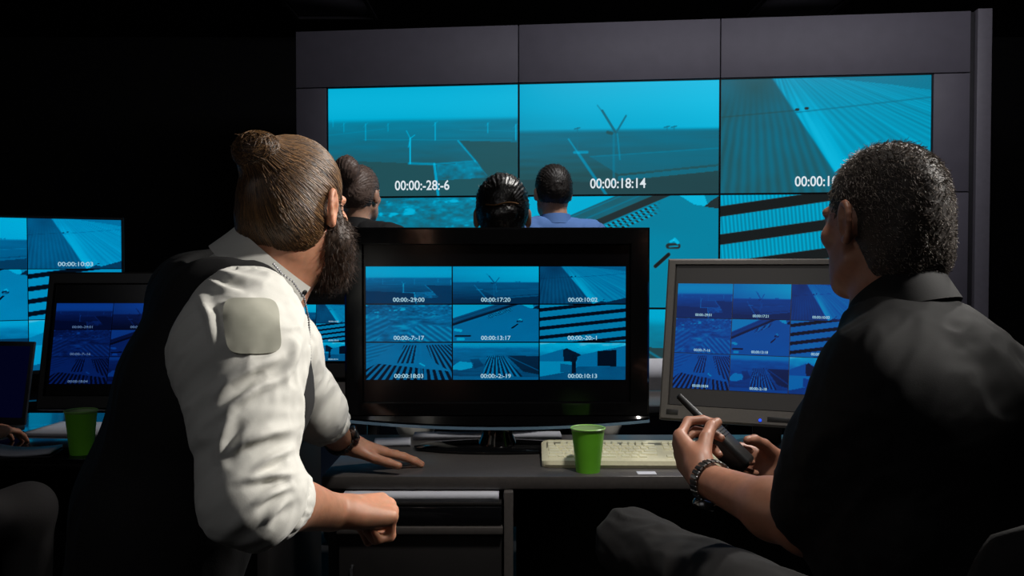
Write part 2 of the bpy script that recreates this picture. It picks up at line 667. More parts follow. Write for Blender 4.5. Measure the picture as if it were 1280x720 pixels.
    if k == 6:      # rows of solar panels with a cross track
        a = np.arctan2(U - 0.62, W + 0.55)
        rows = sm(-.25, .25, np.sin(a * 120 + W * 2))
        L = 0.60 + 0.06 * (n2(U, W, 5, 5, 2) - .5)
        L = mix(L, mix(0.24, 0.62, rows), poly(U, W, [(.44, .06), (.60, .06), (.58, .55), (.36, .55)]) * 0.95)
        L = mix(L, mix(0.22, 0.60, rows), poly(U, W, [(.70, .06), (1.01, .04), (1.01, .8), (.86, .62), (.78, .5)]) * 0.95)
        L = mix(L, mix(0.14, 0.56, rows), poly(U, W, [(.12, .56), (1.01, .78), (1.01, 1.01), (0, 1.01), (0, .72)]) * 0.95)
        tl = 0.5 + 0.5 * np.sin((U * 0.6 + W) * 70)
        L = mix(L, 0.52 + 0.12 * tl, poly(U, W, [(0, .05), (.34, .03), (0, .6)]))
        L = mix(L, 0.62, seg(U, W, .63, .05, .66, 1.0, .010) * 0.8)
        L = mix(L, 0.80, seg(U, W, .63, .56, .68, .62, .010))
        return L
    if k == 7:      # plain with a pond and panel rows running away
        sky = 0.74
        g = mix(0.58, 0.42, sm(.15, .9, W)) + 0.14 * (n2(U, W, 7, 20, 5) - .5)
        L = mix(sky, g, sm(.06, .2, W))
        a = np.arctan2(U - 0.50, W - 0.05)
        rows = sm(-.3, .3, np.sin(a * 90))
        L = mix(L, mix(0.22, 0.66, rows), poly(U, W, [(.40, .36), (.58, .34), (.82, .92), (.34, .92)]) * 0.9)
        L = mix(L, 0.22, poly(U, W, [(.62, .34), (1.01, .36), (1.01, .86), (.82, .78)]) * 0.8)
        L = mix(L, 0.56, seg(U, W, .64, .36, 1.0, .75, .006) * 0.7)
        L = mix(L, 0.74, poly(U, W, [(0, .62), (.08, .50), (.24, .54), (.22, .68), (.1, .74), (0, .72)]))
        L = mix(L, 0.3, poly(U, W, [(.2, .45), (.3, .42), (.36, .62), (.25, .7)]) * 0.5)
        L = mix(L, 0.55, poly(U, W, [(0, .9), (1, .92), (1, 1.01), (0, 1.01)]) * 0.8)
        return L
    # sheds and a yard with a standing figure
    L = mix(0.88, 0.72, sm(0, .35, W)) + 0.16 * (n2(U, W, 8, 9, 3) - .5)
    L = mix(L, 0.58, poly(U, W, [(0, .35), (.28, .16), (.30, .55), (0, .62)]))
    L = mix(L, 0.20, poly(U, W, [(.27, .2), (.31, .14), (.50, .34), (.5, .5), (.28, .52)]))
    L = mix(L, 0.62, poly(U, W, [(.44, .34), (1.01, .07), (1.01, .66), (.42, .66)]))
    L = mix(L, 0.70, poly(U, W, [(.0, .50), (.36, .50), (.36, .82), (0, .92)]))
    L = mix(L, 0.50, poly(U, W, [(.24, .56), (.42, .62), (.42, .72), (.3, .8), (.24, .8)]))
    L = mix(L, 0.42 + 0.1 * n2(U, W, 6, 6, 7), poly(U, W, [(-.01, .92), (.34, .78), (.45, .64), (1.01, .64), (1.01, 1.01), (-.01, 1.01)]))
    L = mix(L, 0.13, poly(U, W, [(.67, .22), (.89, .19), (.89, .64), (.67, .62)]))
    L = mix(L, 0.16, seg(U, W, .395, .36, .395, .50, .024))
    L = mix(L, 0.16, seg(U, W, .388, .5, .385, .82, .014) + seg(U, W, .41, .5, .412, .80, .012))
    L = mix(L, 0.2, seg(U, W, .40, .40, .47, .33, .008))
    return np.clip(L, 0, 1)


_grid = {}


def feed_grid(k, nu, nv):
    if (k, nu, nv) not in _grid:
        u = np.linspace(0, 1, nu)
        w = np.linspace(0, 1, nv)
        U, W = np.meshgrid(u, w)
        _grid[(k, nu, nv)] = np.clip(feed(k, U, W), 0, 1)
    return _grid[(k, nu, nv)]


_txt = {}


def text_geo(s):
    """a line of lettering as flat faces, height 1, centred"""
    if s not in _txt:
        c = bpy.data.curves.new('t', 'FONT')
        c.body = s
        c.size = 1.0
        c.align_x = 'CENTER'
        c.resolution_u = 3
        c.offset = 0.012
        c.space_character = 0.98
        o = bpy.data.objects.new('t', c)
        COL.objects.link(o)
        bpy.context.view_layer.update()
        me = bpy.data.meshes.new_from_object(o.evaluated_get(bpy.context.evaluated_depsgraph_get()))
        v = np.array([(p.co.x, p.co.y) for p in me.vertices])
        f = [tuple(p.vertices) for p in me.polygons]
        bpy.data.objects.remove(o)
        bpy.data.curves.remove(c)
        bpy.data.meshes.remove(me)
        _txt[s] = (v, f)
    return _txt[s]


def feed_obj(k, code, x0, x1, z0, z1, y, mats, parent, nu, nv, th, tx=0.5, tz=0.07, M=None, stretch=1.0):
    """one camera picture on a display: a lit grid with its time code; x right, z up, facing -y"""
    L = feed_grid(k, nu, nv)
    U, W = np.meshgrid(np.linspace(0, 1, nu), np.linspace(0, 1, nv))
    v = np.stack([x0 + U * (x1 - x0), np.full_like(U, y), z1 - W * (z1 - z0)], -1).reshape(-1, 3)
    i = np.arange(nu * nv).reshape(nv, nu)
    f = np.stack([i[1:, :-1], i[1:, 1:], i[:-1, 1:], i[:-1, :-1]], -1).reshape(-1, 4)
    tv, tf = text_geo(code)
    t3 = np.stack([x0 + tx * (x1 - x0) + tv[:, 0] * th * stretch, np.full(len(tv), y - 0.0012), z0 + tz * (z1 - z0) + tv[:, 1] * th], -1)
    allv = np.concatenate([v, t3])
    n = len(v)
    faces = f.tolist() + [tuple(a + n for a in q) for q in tf]
    if M is not None:
        A = np.array(M)
        allv = allv @ A[:3, :3].T + A[:3, 3]
    me = bpy.data.meshes.new('camera_feed')
    me.from_pydata(allv.tolist(), [], faces)
    at = me.attributes.new('luma', 'FLOAT', 'POINT')
    at.data.foreach_set('value', np.concatenate([L.ravel(), np.ones(len(tv))]).astype(np.float32))
    mi = np.zeros(len(faces), np.int32)
    mi[len(f):] = 1
    o = link('camera_feed', me, mats, parent, smooth=False)
    me.polygons.foreach_set('material_index', mi)
    return o


WALL = screen_mat('video_wall_picture', [(0, (6, 9, 10)), (.12, (26, 30, 31)), (.25, (38, 54, 58)), (.36, (34, 84, 92)), (.5, (16, 112, 138)), (.62, (6, 135, 168)), (.75, (0, 172, 212)), (.88, (18, 192, 232)), (1, (140, 225, 245))], 0.95)
MAIN = screen_mat('television_picture', [(0, (0, 3, 8)), (.12, (1, 12, 28)), (.25, (3, 28, 52)), (.36, (2, 50, 88)), (.5, (2, 82, 128)), (.62, (0, 104, 156)), (.75, (0, 146, 192)), (.88, (0, 170, 214)), (1, (120, 215, 240))], 0.92)
SIDE = screen_mat('monitor_picture', [(0, (6, 8, 18)), (.12, (10, 14, 34)), (.25, (16, 26, 66)), (.36, (14, 40, 102)), (.5, (10, 58, 138)), (.62, (6, 76, 160)), (.75, (2, 112, 184)), (.88, (0, 150, 205)), (1, (110, 190, 235))], 0.82)
DIM = screen_mat('dim_monitor_picture', [(0, (0, 0, 8)), (.12, (0, 2, 16)), (.25, (0, 4, 26)), (.36, (0, 8, 42)), (.5, (2, 18, 66)), (.62, (3, 28, 88)), (.75, (5, 46, 118)), (.88, (5, 60, 150)), (1, (70, 120, 200))], 0.9)
BIGTV = screen_mat('side_television_picture', [(0, (0, 3, 8)), (.12, (1, 12, 26)), (.25, (3, 40, 70)), (.36, (2, 70, 112)), (.5, (0, 100, 150)), (.62, (0, 130, 182)), (.75, (0, 160, 210)), (.88, (0, 172, 218)), (1, (120, 215, 240))], 0.97)
TXT = emit_mat('time_code_white', (226, 236, 242), 0.95)
TXTM = emit_mat('time_code_pale', (170, 215, 232), 0.9)
TXTD = emit_mat('time_code_faint', (95, 125, 170), 0.8)
BLACKGLOSS = mat('black_gloss_plastic', (9, 9, 10), 0.12, var=0.1, coat=0.3)
BLACKPL = mat('black_matte_plastic', (14, 14, 15), 0.5, var=0.15, scale=200, bump=0.05)
PANELBLK = mat('unlit_screen_panel', (5, 5, 7), 0.22, var=0.05)
GREYPL = mat('warm_grey_plastic', (92, 88, 84), 0.42, var=0.06, scale=160, bump=0.04)
SILVER = mat('brushed_silver', (150, 150, 155), 0.3, 0.9, var=0.08, scale=80)
GLASS_EDGE = mat('clear_acrylic_edge', (120, 150, 175), 0.08, 0.3, var=0.05)

CODES_WALL = ['00:00:-28:-6', '00:00:18:14', '00:00:10:26', '00:00:-6:-23', '00:00:14:11', '00:00:-19:-7', '00:00:18:27', '00:00:-1:-25', '00:00:11:07']
CODES_MAIN = ['00:00:-29:00', '00:00:17:20', '00:00:10:02', '00:00:-7:-17', '00:00:13:17', '00:00:-20:-1', '00:00:18:03', '00:00:-2:-19', '00:00:10:13']
CODES_SIDE = ['00:00:-29:01', '00:00:17:21', '00:00:10:03', '00:00:-7:-16', '00:00:13:18', '00:00:-20:-0', '00:00:18:04', '00:00:-2:-18', '00:00:10:14']

# ------------------------------------------------------------------ the video wall
WA = math.atan2(0.43, 3.589)
wall_o = V(-1.156, 5.78, 2.34)          # top left corner of the display field
TW, TH = 1.205, 0.684
FEEDTXT = ['wind turbines scattered over a plain', 'one big wind turbine over a dark plain', 'ploughed rows beside a pale diagonal strip', 'a settlement and fields from the air', 'a long roof and bare yard', 'corrugated roofs in dark-gapped bands', 'solar panel rows with a cross track', 'a pond and panel rows running away', 'sheds and a yard']
PLACE = ['top row, first', 'top row, second', 'top row, third', 'middle row, first', 'middle row, second', 'middle row, third', 'bottom row, first', 'bottom row, second', 'bottom row, third']
LABELS_WALL = [
    'wide video wall display of wind turbines on a plain, top row above the bun heads',
    'wide video wall display of one big wind turbine, time code ending 18:14, top row',
    'wide video wall display of ploughed rows beside a pale strip, top row',
    'wide video wall display of an aerial settlement, middle row behind the seated woman',
    'wide video wall display of a bare yard with a mast, middle row',
    'wide video wall display of corrugated roof bands, behind the grey monitor',
    'wide video wall display of solar panel rows, bottom row behind the seated woman',
    'wide video wall display of a plain with panel rows, between television and grey monitor',
    'wide video wall display of sheds and a yard, bottom row behind the dark-shirted man']
for r in range(3):
    for c in range(3):
        k = r * 3 + c
        t = thing('video_wall_display', LABELS_WALL[k], 'display', group='displays of the video wall')
        x = c * TW
        t.location = (wall_o[0] + x * math.cos(WA), wall_o[1] - x * math.sin(WA), wall_o[2] - (r + 1) * TH)
        t.rotation_euler = (0, 0, -WA)
        bm = bmesh.new()
        b = 0.006
        add_ring_frame(bm, 0.0005, TW - 0.0005, 0.0005, TH - 0.0005, b, TW - b, b, TH - b, -0.004, 0.02, chamfer=0.002)
        add_box(bm, (TW / 2, 0.05, TH / 2), (TW - 0.003, 0.06, TH - 0.003))
        from_bm('bezel', bm, BLACKPL, t, angle=30)
        feed_obj(k, CODES_WALL[k], b, TW - b, b, TH - b, 0.006, [WALL, TXT], t, 256, 144, 0.084, 0.5, 0.055, stretch=.88)

CLAD = mat('grey_laminate_cladding', (112, 108, 118), 0.55, var=0.05, scale=12)
CLADEDGE = mat('pale_edge_trim', (122, 118, 126), 0.5, var=0.05)
hs = thing('video_wall_housing', 'grey laminate panelled housing framing the nine wall displays', 'panel wall', (wall_o[0], wall_o[1], 0.0), -WA)
Zt, Zo = 2.34, 2.695
lx, rx = -0.20, 3 * TW + 0.205
def clad(x0, x1, z0, z1):
    bm = bmesh.new()
    add_box(bm, ((x0 + x1) / 2, 0.02, (z0 + z1) / 2), (x1 - x0 - 0.006, 0.06, z1 - z0 - 0.006), 0.003)
    from_bm('panel', bm, CLAD, hs, angle=30)
for x0, x1 in ((lx, TW), (TW, 2 * TW), (2 * TW, rx)):
    clad(x0, x1, Zt, Zo)
zb = Zt - 3 * TH
for z0, z1 in ((Zt - TH, Zt), (Zt - 2 * TH, Zt - TH), (zb, Zt - 2 * TH)):
    clad(lx, 0, z0, z1)
    clad(3 * TW, rx, z0, z1)
for x0, x1 in ((lx, TW), (TW, 2 * TW), (2 * TW, rx)):
    clad(x0, x1, 0.0, zb)
bm = bmesh.new()
add_box(bm, (rx + 0.018, 0.06, 1.35), (0.034, 0.06, 2.69), 0.002)
from_bm('shadow_gap', bm, mat('dark_grey_gap', (48, 46, 50), 0.6), hs, angle=30)
bm = bmesh.new()
add_box(bm, (rx + 0.075, 0.05, 1.352), (0.08, 0.12, 2.704), 0.004)
from_bm('corner_post', bm, CLADEDGE, hs, angle=30)
bm = bmesh.new()
add_box(bm, ((lx + rx) / 2, 0.30, 1.34), (rx - lx - 0.02, 0.42, 2.67), 0.004)
from_bm('carcass', bm, mat('dark_carcass', (24, 24, 26), 0.7), hs, angle=30)


# ------------------------------------------------------------------ televisions and monitors
def tilt_mat(z, ang, y=0.0):
    return Matrix.Translation((0, y, z)) @ Matrix.Rotation(ang, 4, 'X') @ Matrix.Translation((0, -y, -z))


def grid_feeds(parent, x0, x1, z0, z1, y, mats, codes, nu, nv, th, M=None, gap=0.0016, stretch=1.0):
    w, h = (x1 - x0) / 3, (z1 - z0) / 3
    for r in range(3):
        for c in range(3):
            feed_obj(r * 3 + c, codes[r * 3 + c], x0 + c * w + gap, x0 + (c + 1) * w - gap, z1 - (r + 1) * h + gap, z1 - r * h - gap, y, mats, parent, nu, nv, th, 0.5, 0.05, M, stretch)


def screen_part(t, x0, x1, z0, z1, y, M=None):
    bm = bmesh.new()
    add_box(bm, ((x0 + x1) / 2, y + 0.004, (z0 + z1) / 2), (x1 - x0, 0.008, z1 - z0), 0.0, M)
    return from_bm('screen', bm, PANELBLK, t, smooth=False)


# the big black television on the main desk
TVY = 2.42
tv = thing('television', 'black glossy flat television tiled with nine camera views on the main desk', 'television', (-0.039, TVY, 0.745))
w2, zt, zl = 0.397, 0.590, 0.096
bm = bmesh.new()
add_ring_frame(bm, -w2, w2, zl, zt, -0.349, 0.347, 0.134, 0.545, -0.030, -0.006, chamfer=0.005)
vs = add_box(bm, (0, 0.02, 0.335), (0.77, 0.055, 0.49), 0.012)
add_box(bm, (0, 0.05, 0.30), (0.5, 0.05, 0.34), 0.02)
from_bm('cabinet', bm, BLACKGLOSS, tv)
# bowed clear strip along the lower edge
xs = np.linspace(-w2, w2, 41)
v, f = [], []
for i, x in enumerate(xs):
    sag = 0.020 * (1 - (x / w2) ** 2)
    for dy, dz in ((-0.030, zl + 0.002), (0.0, zl + 0.002), (0.0, zl - 0.006 - sag), (-0.024, zl - 0.006 - sag), (-0.034, zl - 0.001 - sag)):
        v.append((x, dy, dz))
for i in range(40):
    for k in range(5):
        f.append((i * 5 + k, i * 5 + (k + 1) % 5, i * 5 + 5 + (k + 1) % 5, i * 5 + 5 + k))
apron = raw('lower_apron', np.array(v), np.array(f), BLACKGLOSS, tv, angle=30)
v, f = [], []
for i, x in enumerate(xs):
    sag = 0.020 * (1 - (x / w2) ** 2)
    for dy, dz in ((-0.0345, zl - 0.0005 - sag), (0.0, zl - 0.0005 - sag), (0.0, zl - 0.0075 - sag), (-0.0345, zl - 0.0075 - sag)):
        v.append((x, dy - 0.001, dz - 0.006))
for i in range(40):
    for k in range(4):
        f.append((i * 4 + k, i * 4 + (k + 1) % 4, i * 4 + 4 + (k + 1) % 4, i * 4 + 4 + k))
f += []
raw('trim_strip', np.array(v), np.array(f), GLASS_EDGE, tv, angle=30)
sp = screen_part(tv, -0.349, 0.347, 0.134, 0.545, -0.012)
grid_feeds(sp, -0.345, 0.338, 0.190, 0.490, -0.0145, [MAIN, TXTM], CODES_MAIN, 128, 72, 0.0155, stretch=1.1)
bm = bmesh.new()
prof = [(0.045, 0.0), (0.043, 0.012), (0.036, 0.03), (0.034, 0.055), (0.040, 0.075), (0.044, 0.10)]
add_lathe(bm, prof, 28, (0, 0.020, 0.012), Matrix.Diagonal((1.15, 0.9, 1, 1)))
from_bm('stand_neck', bm, BLACKGLOSS, tv)
bm = bmesh.new()
add_lathe(bm, [(0.155, 0.0), (0.17, 0.003), (0.17, 0.007), (0.15, 0.013), (0.05, 0.021), (0.03, 0.022)], 56, (0, 0.075, 0.0), Matrix.Diagonal((1.32, 0.50, 1, 1)))
from_bm('stand_base', bm, BLACKGLOSS, tv)

# warm grey monitor on the right, leaning back and turned in
def stand_monitor(t, w, h, zc0, tilt, scr, pic, bez, body, mats, codes, th, nu=72, nv=40, base_r=0.11, led=False, stretch=1.0, panel=None):
    """monitor: bottom edge zc0 above the base, screen opening scr=(l, r, b, t margins), pic=(x0,x1,z0,z1) in panel fractions"""
    M = tilt_mat(zc0 + h / 2, -tilt)
    x0, x1, z0, z1 = -w / 2, w / 2, zc0, zc0 + h
    ix0, ix1, iz0, iz1 = x0 + scr[0], x1 - scr[1], z0 + scr[2], z1 - scr[3]
    bm = bmesh.new()
    add_ring_frame(bm, x0, x1, z0, z1, ix0, ix1, iz0, iz1, -0.025, 0.012, M, 0.005)
    from_bm('bezel', bm, bez, t)
    bm = bmesh.new()
    add_box(bm, (0, 0.022, (z0 + z1) / 2), (w - 0.01, 0.03, h - 0.01), 0.008, M)
    add_box(bm, (0, 0.045, (z0 + z1) / 2), (w * 0.6, 0.04, h * 0.6), 0.015, M)
    from_bm('back_housing', bm, body, t)
    bm = bmesh.new()
    add_box(bm, ((ix0 + ix1) / 2, -0.012, (iz0 + iz1) / 2), (ix1 - ix0, 0.008, iz1 - iz0), 0.0, M)
    s = from_bm('screen', bm, panel or PANELBLK, t, smooth=False)
    W, H = ix1 - ix0, iz1 - iz0
    grid_feeds(s, ix0 + pic[0] * W, ix0 + pic[1] * W, iz0 + pic[2] * H, iz0 + pic[3] * H, -0.0175, mats, codes, nu, nv, th, M, 0.0008, stretch)
    bm = bmesh.new()
    add_box(bm, (0, 0.055, zc0 * 0.5 + 0.08), (0.075, 0.03, zc0 + 0.15), 0.008)
    from_bm('stand_column', bm, BLACKPL, t)
    bm = bmesh.new()
    add_lathe(bm, [(base_r * 0.95, 0.0), (base_r, 0.004), (base_r, 0.012), (base_r * 0.8, 0.019), (0.02, 0.021)], 40, (0, 0.05, 0.0), Matrix.Diagonal((1.2, 0.95, 1, 1)))
    from_bm('stand_base', bm, BLACKPL, t)
    return M, x0, x1, z0, z1


GREYSCREEN = mat('backlit_grey_panel', (40, 38, 37), 0.45, var=.03, emit=(22, 21, 20))
MONR = thing('computer_monitor', 'warm grey bezel monitor tilted back beside the man holding the handset', 'monitor', (0.66, 2.40, 0.745), math.radians(-23))
M_, x0, x1, z0, z1 = stand_monitor(MONR, 0.525, 0.438, 0.072, math.radians(13), (0.024, 0.024, 0.042, 0.018), (0.012, 0.95, 0.115, 0.870), GREYPL, BLACKPL, [SIDE, TXTM], CODES_SIDE, 0.0098, 84, 48, base_r=.085, stretch=.95, panel=GREYSCREEN)
bm = bmesh.new()
add_lathe(bm, [(0.0035, 0), (0.0035, 0.002), (0.001, 0.003)], 14, (0, 0, 0), M_ @ Matrix.Translation((0.0, -0.0255, z0 + 0.014)) @ Matrix.Rotation(PI / 2, 4, 'X'))
from_bm('power_light', bm, emit_mat('blue_power_light', (30, 70, 255), 2.2), MONR)
bm = bmesh.new()
add_box(bm, (0.045, -0.0255, z0 + 0.018), (0.055, 0.002, 0.012), 0.0008, M_)
from_bm('button_strip', bm, BLACKPL, MONR)
bm = bmesh.new()
add_box(bm, (x0 + 0.035, -0.0255, z0 + 0.021), (0.032, 0.001, 0.014), 0.0004, M_)
from_bm('badge', bm, mat('dark_badge', (38, 37, 36), 0.4), MONR)

MONL = thing('computer_monitor', 'black monitor with dim blue camera views behind the white-sleeved man', 'monitor', (-0.99, 2.50, 0.745))
stand_monitor(MONL, 0.555, 0.375, 0.098, math.radians(13), (0.020, 0.020, 0.038, 0.034), (0.012, 0.92, 0.10, 0.83), mat('dark_bezel', (24, 22, 21), 0.38), BLACKPL, [DIM, TXTD], CODES_SIDE, 0.0088, 84, 40, stretch=1.35)

MONF = thing('computer_monitor', 'small monitor glowing cyan on the far desk beyond the white collar', 'monitor', (-0.80, 3.45, 0.745))
stand_monitor(MONF, 0.46, 0.335, 0.068, math.radians(6), (0.022, 0.022, 0.055, 0.022), (0.02, 0.98, 0.03, 0.85), mat('mid_grey_bezel', (58, 56, 55), 0.45), BLACKPL, [MAIN, TXTM], CODES_SIDE, 0.0075, 60, 34, 0.1, stretch=1.1)

# large television at the far left
a = math.radians(30)
BT = thing('television', 'large flat television glowing cyan at the room edge beside the laptop', 'television')
right = P(152, 330, 4.75)
bw, bh = 1.29, 0.755
BT.rotation_euler = (0, 0, -a * -1)
BT.location = (right[0] - bw * math.cos(a), 4.75 - bw * math.sin(a), 0.0)
zB = 0.712
bm = bmesh.new()
add_ring_frame(bm, -0.012, bw + 0.012, zB - 0.018, zB + bh + 0.012, 0, bw, zB, zB + bh, -0.02, 0.01, chamfer=0.003)
add_box(bm, (bw / 2, 0.03, zB + bh / 2), (bw + 0.01, 0.045, bh + 0.01), 0.01)
from_bm('cabinet', bm, BLACKPL, BT)
sp = screen_part(BT, 0, bw, zB, zB + bh, -0.006)
grid_feeds(sp, 0.0, bw, zB, zB + bh, -0.009, [BIGTV, TXTM], CODES_SIDE, 110, 62, 0.030, gap=0.002, stretch=1.2)
for x in (0.3, bw - 0.3):
    bm = bmesh.new()
    add_box(bm, (x, 0.02, (zB - 0.01 + 0.60) / 2 + 0.0), (0.06, 0.03, zB - 0.60), 0.006)
    add_box(bm, (x, 0.0, 0.607), (0.07, 0.26, 0.014), 0.005)
    from_bm('foot', bm, BLACKPL, BT)
BTZ = 0.60
# ------------------------------------------------------------------ the room
def plane_box(name, c, s, m, kind='structure'):
    bm = bmesh.new()
    add_box(bm, c, s)
    o = from_bm(name, bm, m, None, smooth=False)
    tag(o, kind=kind)
    return o


CARPET = mat('dark_carpet', (20, 20, 22), 0.95, var=0.3, scale=300, bump=0.4)
BLACKWALL = mat('black_painted_wall', (13, 13, 15), 0.8, var=0.1, scale=6, bump=0.05)
plane_box('floor', (0, 3.0, -0.05), (10.2, 10.2, 0.1), CARPET)
plane_box('ceiling', (0, 3.0, 3.25), (10.2, 10.2, 0.1), mat('dark_ceiling', (15, 14, 16), 0.8, var=0.2, scale=3))
plane_box('wall_left', (-5.05, 3.0, 1.6), (0.1, 10.2, 3.2), BLACKWALL)
plane_box('wall_right', (5.05, 3.0, 1.6), (0.1, 10.2, 3.2), BLACKWALL)
plane_box('wall_back', (0, 8.05, 1.6), (10.2, 0.1, 3.2), BLACKWALL)
plane_box('wall_front', (0, -2.05, 1.6), (10.2, 0.1, 3.2), BLACKWALL)
for k, (x, y) in enumerate(((-1.38, 6.98), (2.15, 6.98))):
    t = thing('ceiling_light', ['dark recessed ceiling panel at the upper left of the video wall', 'dark recessed ceiling panel above the right end of the video wall'][k], 'ceiling light', (x, y, 3.2), 0, 'unlit ceiling panels')
    bm = bmesh.new()
    add_ring_frame(bm, -0.32, 0.32, -0.32, 0.32, -0.29, 0.29, -0.29, 0.29, 0.0, 0.02, Matrix.Translation((0, 0, -0.018)) @ Matrix.Rotation(PI / 2, 4, 'X') @ Matrix.Diagonal((1, -1, 1, 1)), 0.003)
    from_bm('frame', bm, mat('ceiling_frame_grey', (60, 58, 62), 0.5), t)
    bm = bmesh.new()
    add_box(bm, (0, 0, -0.008), (0.58, 0.58, 0.008), 0.002)
    from_bm('diffuser', bm, mat('unlit_diffuser', (150, 146, 156), 0.5), t)

# ------------------------------------------------------------------ desks
DESKTOP = mat('dark_grey_laminate', (74, 70, 68), 0.34, var=0.10, scale=90, bump=0.03)
DESKDARK = mat('dark_desk_panel', (26, 24, 24), 0.5, var=0.12, scale=30)
GLOSSDESK = mat('gloss_black_laminate', (16, 16, 18), 0.10, var=0.1, scale=50)
ALU = mat('aluminium_edge', (120, 122, 128), 0.35, 0.8, var=0.05)
DZ = 0.745


def slab(name, x0, x1, y0, y1, z0, z1, m, parent, bev=0.003):
    bm = bmesh.new()
    add_box(bm, ((x0 + x1) / 2, (y0 + y1) / 2, (z0 + z1) / 2), (x1 - x0, y1 - y0, z1 - z0), bev)
    return from_bm(name, bm, m, parent, angle=30)


md = thing('desk', 'dark grey desk carrying the black television and the cream keyboard', 'desk', (0, 0, 0))
slab('desktop', -0.445, 1.25, 2.135, 2.66, DZ - 0.032, DZ, DESKTOP, md, 0.004)
slab('side_panel', -0.435, -0.405, 2.16, 2.61, 0.0, DZ - 0.032, DESKDARK, md)
slab('side_panel', -0.019, 0.003, 2.112, 2.61, 0.0, DZ - 0.032, DESKTOP, md)
slab('side_panel', 1.20, 1.23, 2.16, 2.61, 0.0, DZ - 0.032, DESKDARK, md)
slab('modesty_panel', 0.012, 1.20, 2.57, 2.59, 0.10, DZ - 0.032, DESKDARK, md)
slab('tray', -0.402, -0.024, 2.115, 2.58, 0.681, 0.688, DESKDARK, md, 0.001)
d = slab('drawer', -0.402, -0.024, 2.110, 2.130, 0.636, 0.679, GLOSSDESK, md)
slab('ledge', -0.405, -0.021, 2.103, 2.60, 0.616, 0.634, DESKTOP, md)
dd = slab('door', -0.402, -0.024, 2.116, 2.134, 0.06, 0.612, DESKDARK, md)
bm = bmesh.new()
add_tube(bm, [(-0.37, 2.118, 0.54), (-0.37, 2.098, 0.54), (-0.37, 2.098, 0.44), (-0.37, 2.118, 0.44)], 0.004, 8)
from_bm('handle', bm, SILVER, dd)

ld = thing('desk', 'glossy black desk at the left under the dim monitor and laptop', 'desk')
slab('desktop', -2.25, -0.62, 2.325, 3.05, DZ - 0.030, DZ, GLOSSDESK, ld, 0.003)
slab('side_panel', -0.66, -0.63, 2.36, 3.02, 0, DZ - 0.03, DESKDARK, ld)
slab('side_panel', -2.22, -2.19, 2.36, 3.02, 0, DZ - 0.03, DESKDARK, ld)
slab('modesty_panel', -2.19, -0.66, 2.95, 2.97, 0.1, DZ - 0.03, DESKDARK, ld)

fd = thing('desk', 'far desk with aluminium-edged front panels behind the main desk', 'desk')
slab('desktop', -1.30, 1.75, 3.22, 3.85, DZ - 0.030, DZ, DESKTOP, fd, 0.003)
slab('edge_strip', -1.30, 1.75, 3.212, 3.22, DZ - 0.026, DZ - 0.002, ALU, fd, 0.001)
slab('side_panel', -1.27, -1.24, 3.25, 3.82, 0, DZ - 0.03, DESKDARK, fd)
slab('side_panel', 1.69, 1.72, 3.25, 3.82, 0, DZ - 0.03, DESKDARK, fd)
PANEL = mat('blue_grey_panel', (44, 56, 78), 0.3, var=0.06, scale=10)
for x0 in (-1.24, -0.50, 0.23, 0.96):
    p = slab('front_panel', x0 + 0.012, x0 + 0.715, 3.32, 3.335, 0.30, DZ - 0.05, PANEL, fd)
    bm = bmesh.new()
    add_ring_frame(bm, x0 + 0.012, x0 + 0.715, 0.30, DZ - 0.045, x0 + 0.021, x0 + 0.706, 0.309, DZ - 0.054, 3.312, 3.325, chamfer=0.002)
    from_bm('frame', bm, ALU, p, angle=30)

tt = thing('media_table', 'low black table carrying the large television at the room edge', 'table')
tt.location = BT.location
tt.rotation_euler = BT.rotation_euler
slab('table_top', -0.15, bw + 0.20, -0.30, 0.30, 0.570, 0.600, GLOSSDESK, tt)
for x in (-0.11, bw + 0.16):
    for y in (-0.26, 0.26):
        slab('leg', x - 0.02, x + 0.02, y - 0.02, y + 0.02, 0, 0.570, DESKDARK, tt)

# ------------------------------------------------------------------ papers, keyboard, cups
PAPER = mat('white_paper', (200, 202, 212), 0.7, var=0.04, scale=30)


def paper(name, label, cat, x, y, z, w, h, rz, t=0.003, curl=0.0, group=None):
    n = 14
    v, f = [], []
    for s in (0, 1):
        for i in range(n + 1):
            for j in range(2):
                u = i / n - 0.5
                v.append((u * w, (j - 0.5) * h, s * t + curl * (2 * u) ** 2 * (1 if u < 0 else 0.4)))
    k = (n + 1) * 2
    for i in range(n):
        a = i * 2
        f += [(a, a + 1, a + 3, a + 2), (k + a, k + a + 2, k + a + 3, k + a + 1), (a, a + 2, k + a + 2, k + a), (a + 1, k + a + 1, k + a + 3, a + 3)]
    f += [(0, k, k + 1, 1), (2 * n, 2 * n + 1, k + 2 * n + 1, k + 2 * n)]
    o = raw(name, np.array(v), np.array(f), PAPER, None, smooth=False)
    o.location = (x, y, z)
    o.rotation_euler = (0, 0, rz)
    return tag(o, label, cat, group)


paper('paper_sheets', 'white paper sheets lying behind the television stand', 'paper', -0.07, 2.617, DZ, 0.42, 0.075, 0.02, 0.010)
paper('paper_sheets', 'white paper sheets on the tray under the main desk', 'paper', -0.212, 2.27, 0.6884, 0.36, 0.30, 0.01, 0.021)
paper('document_folder', 'blue-tinted folder edge beside the television stand and resting hand', 'folder', -0.33, 2.53, DZ, 0.10, 0.10, 0.1, 0.006)
paper('paper_sheets', 'pale paper sheets on the left desk beside the green cup', 'paper', -1.28, 2.72, DZ, 0.24, 0.19, -0.1, 0.010)
paper('highlight_slip', 'small white slip standing in for a highlight at the desk edge beside the keyboard', 'paper', 0.318, 2.165, DZ, 0.045, 0.03, 0.0, 0.0015)  # white slip added in place of the bright reflection on the desk edge
paper('document_sheet', 'pale lilac document standing against the far desk between television and monitor', 'paper', 0.60, 3.60, DZ, 0.30, 0.125, 0.0, 0.003)
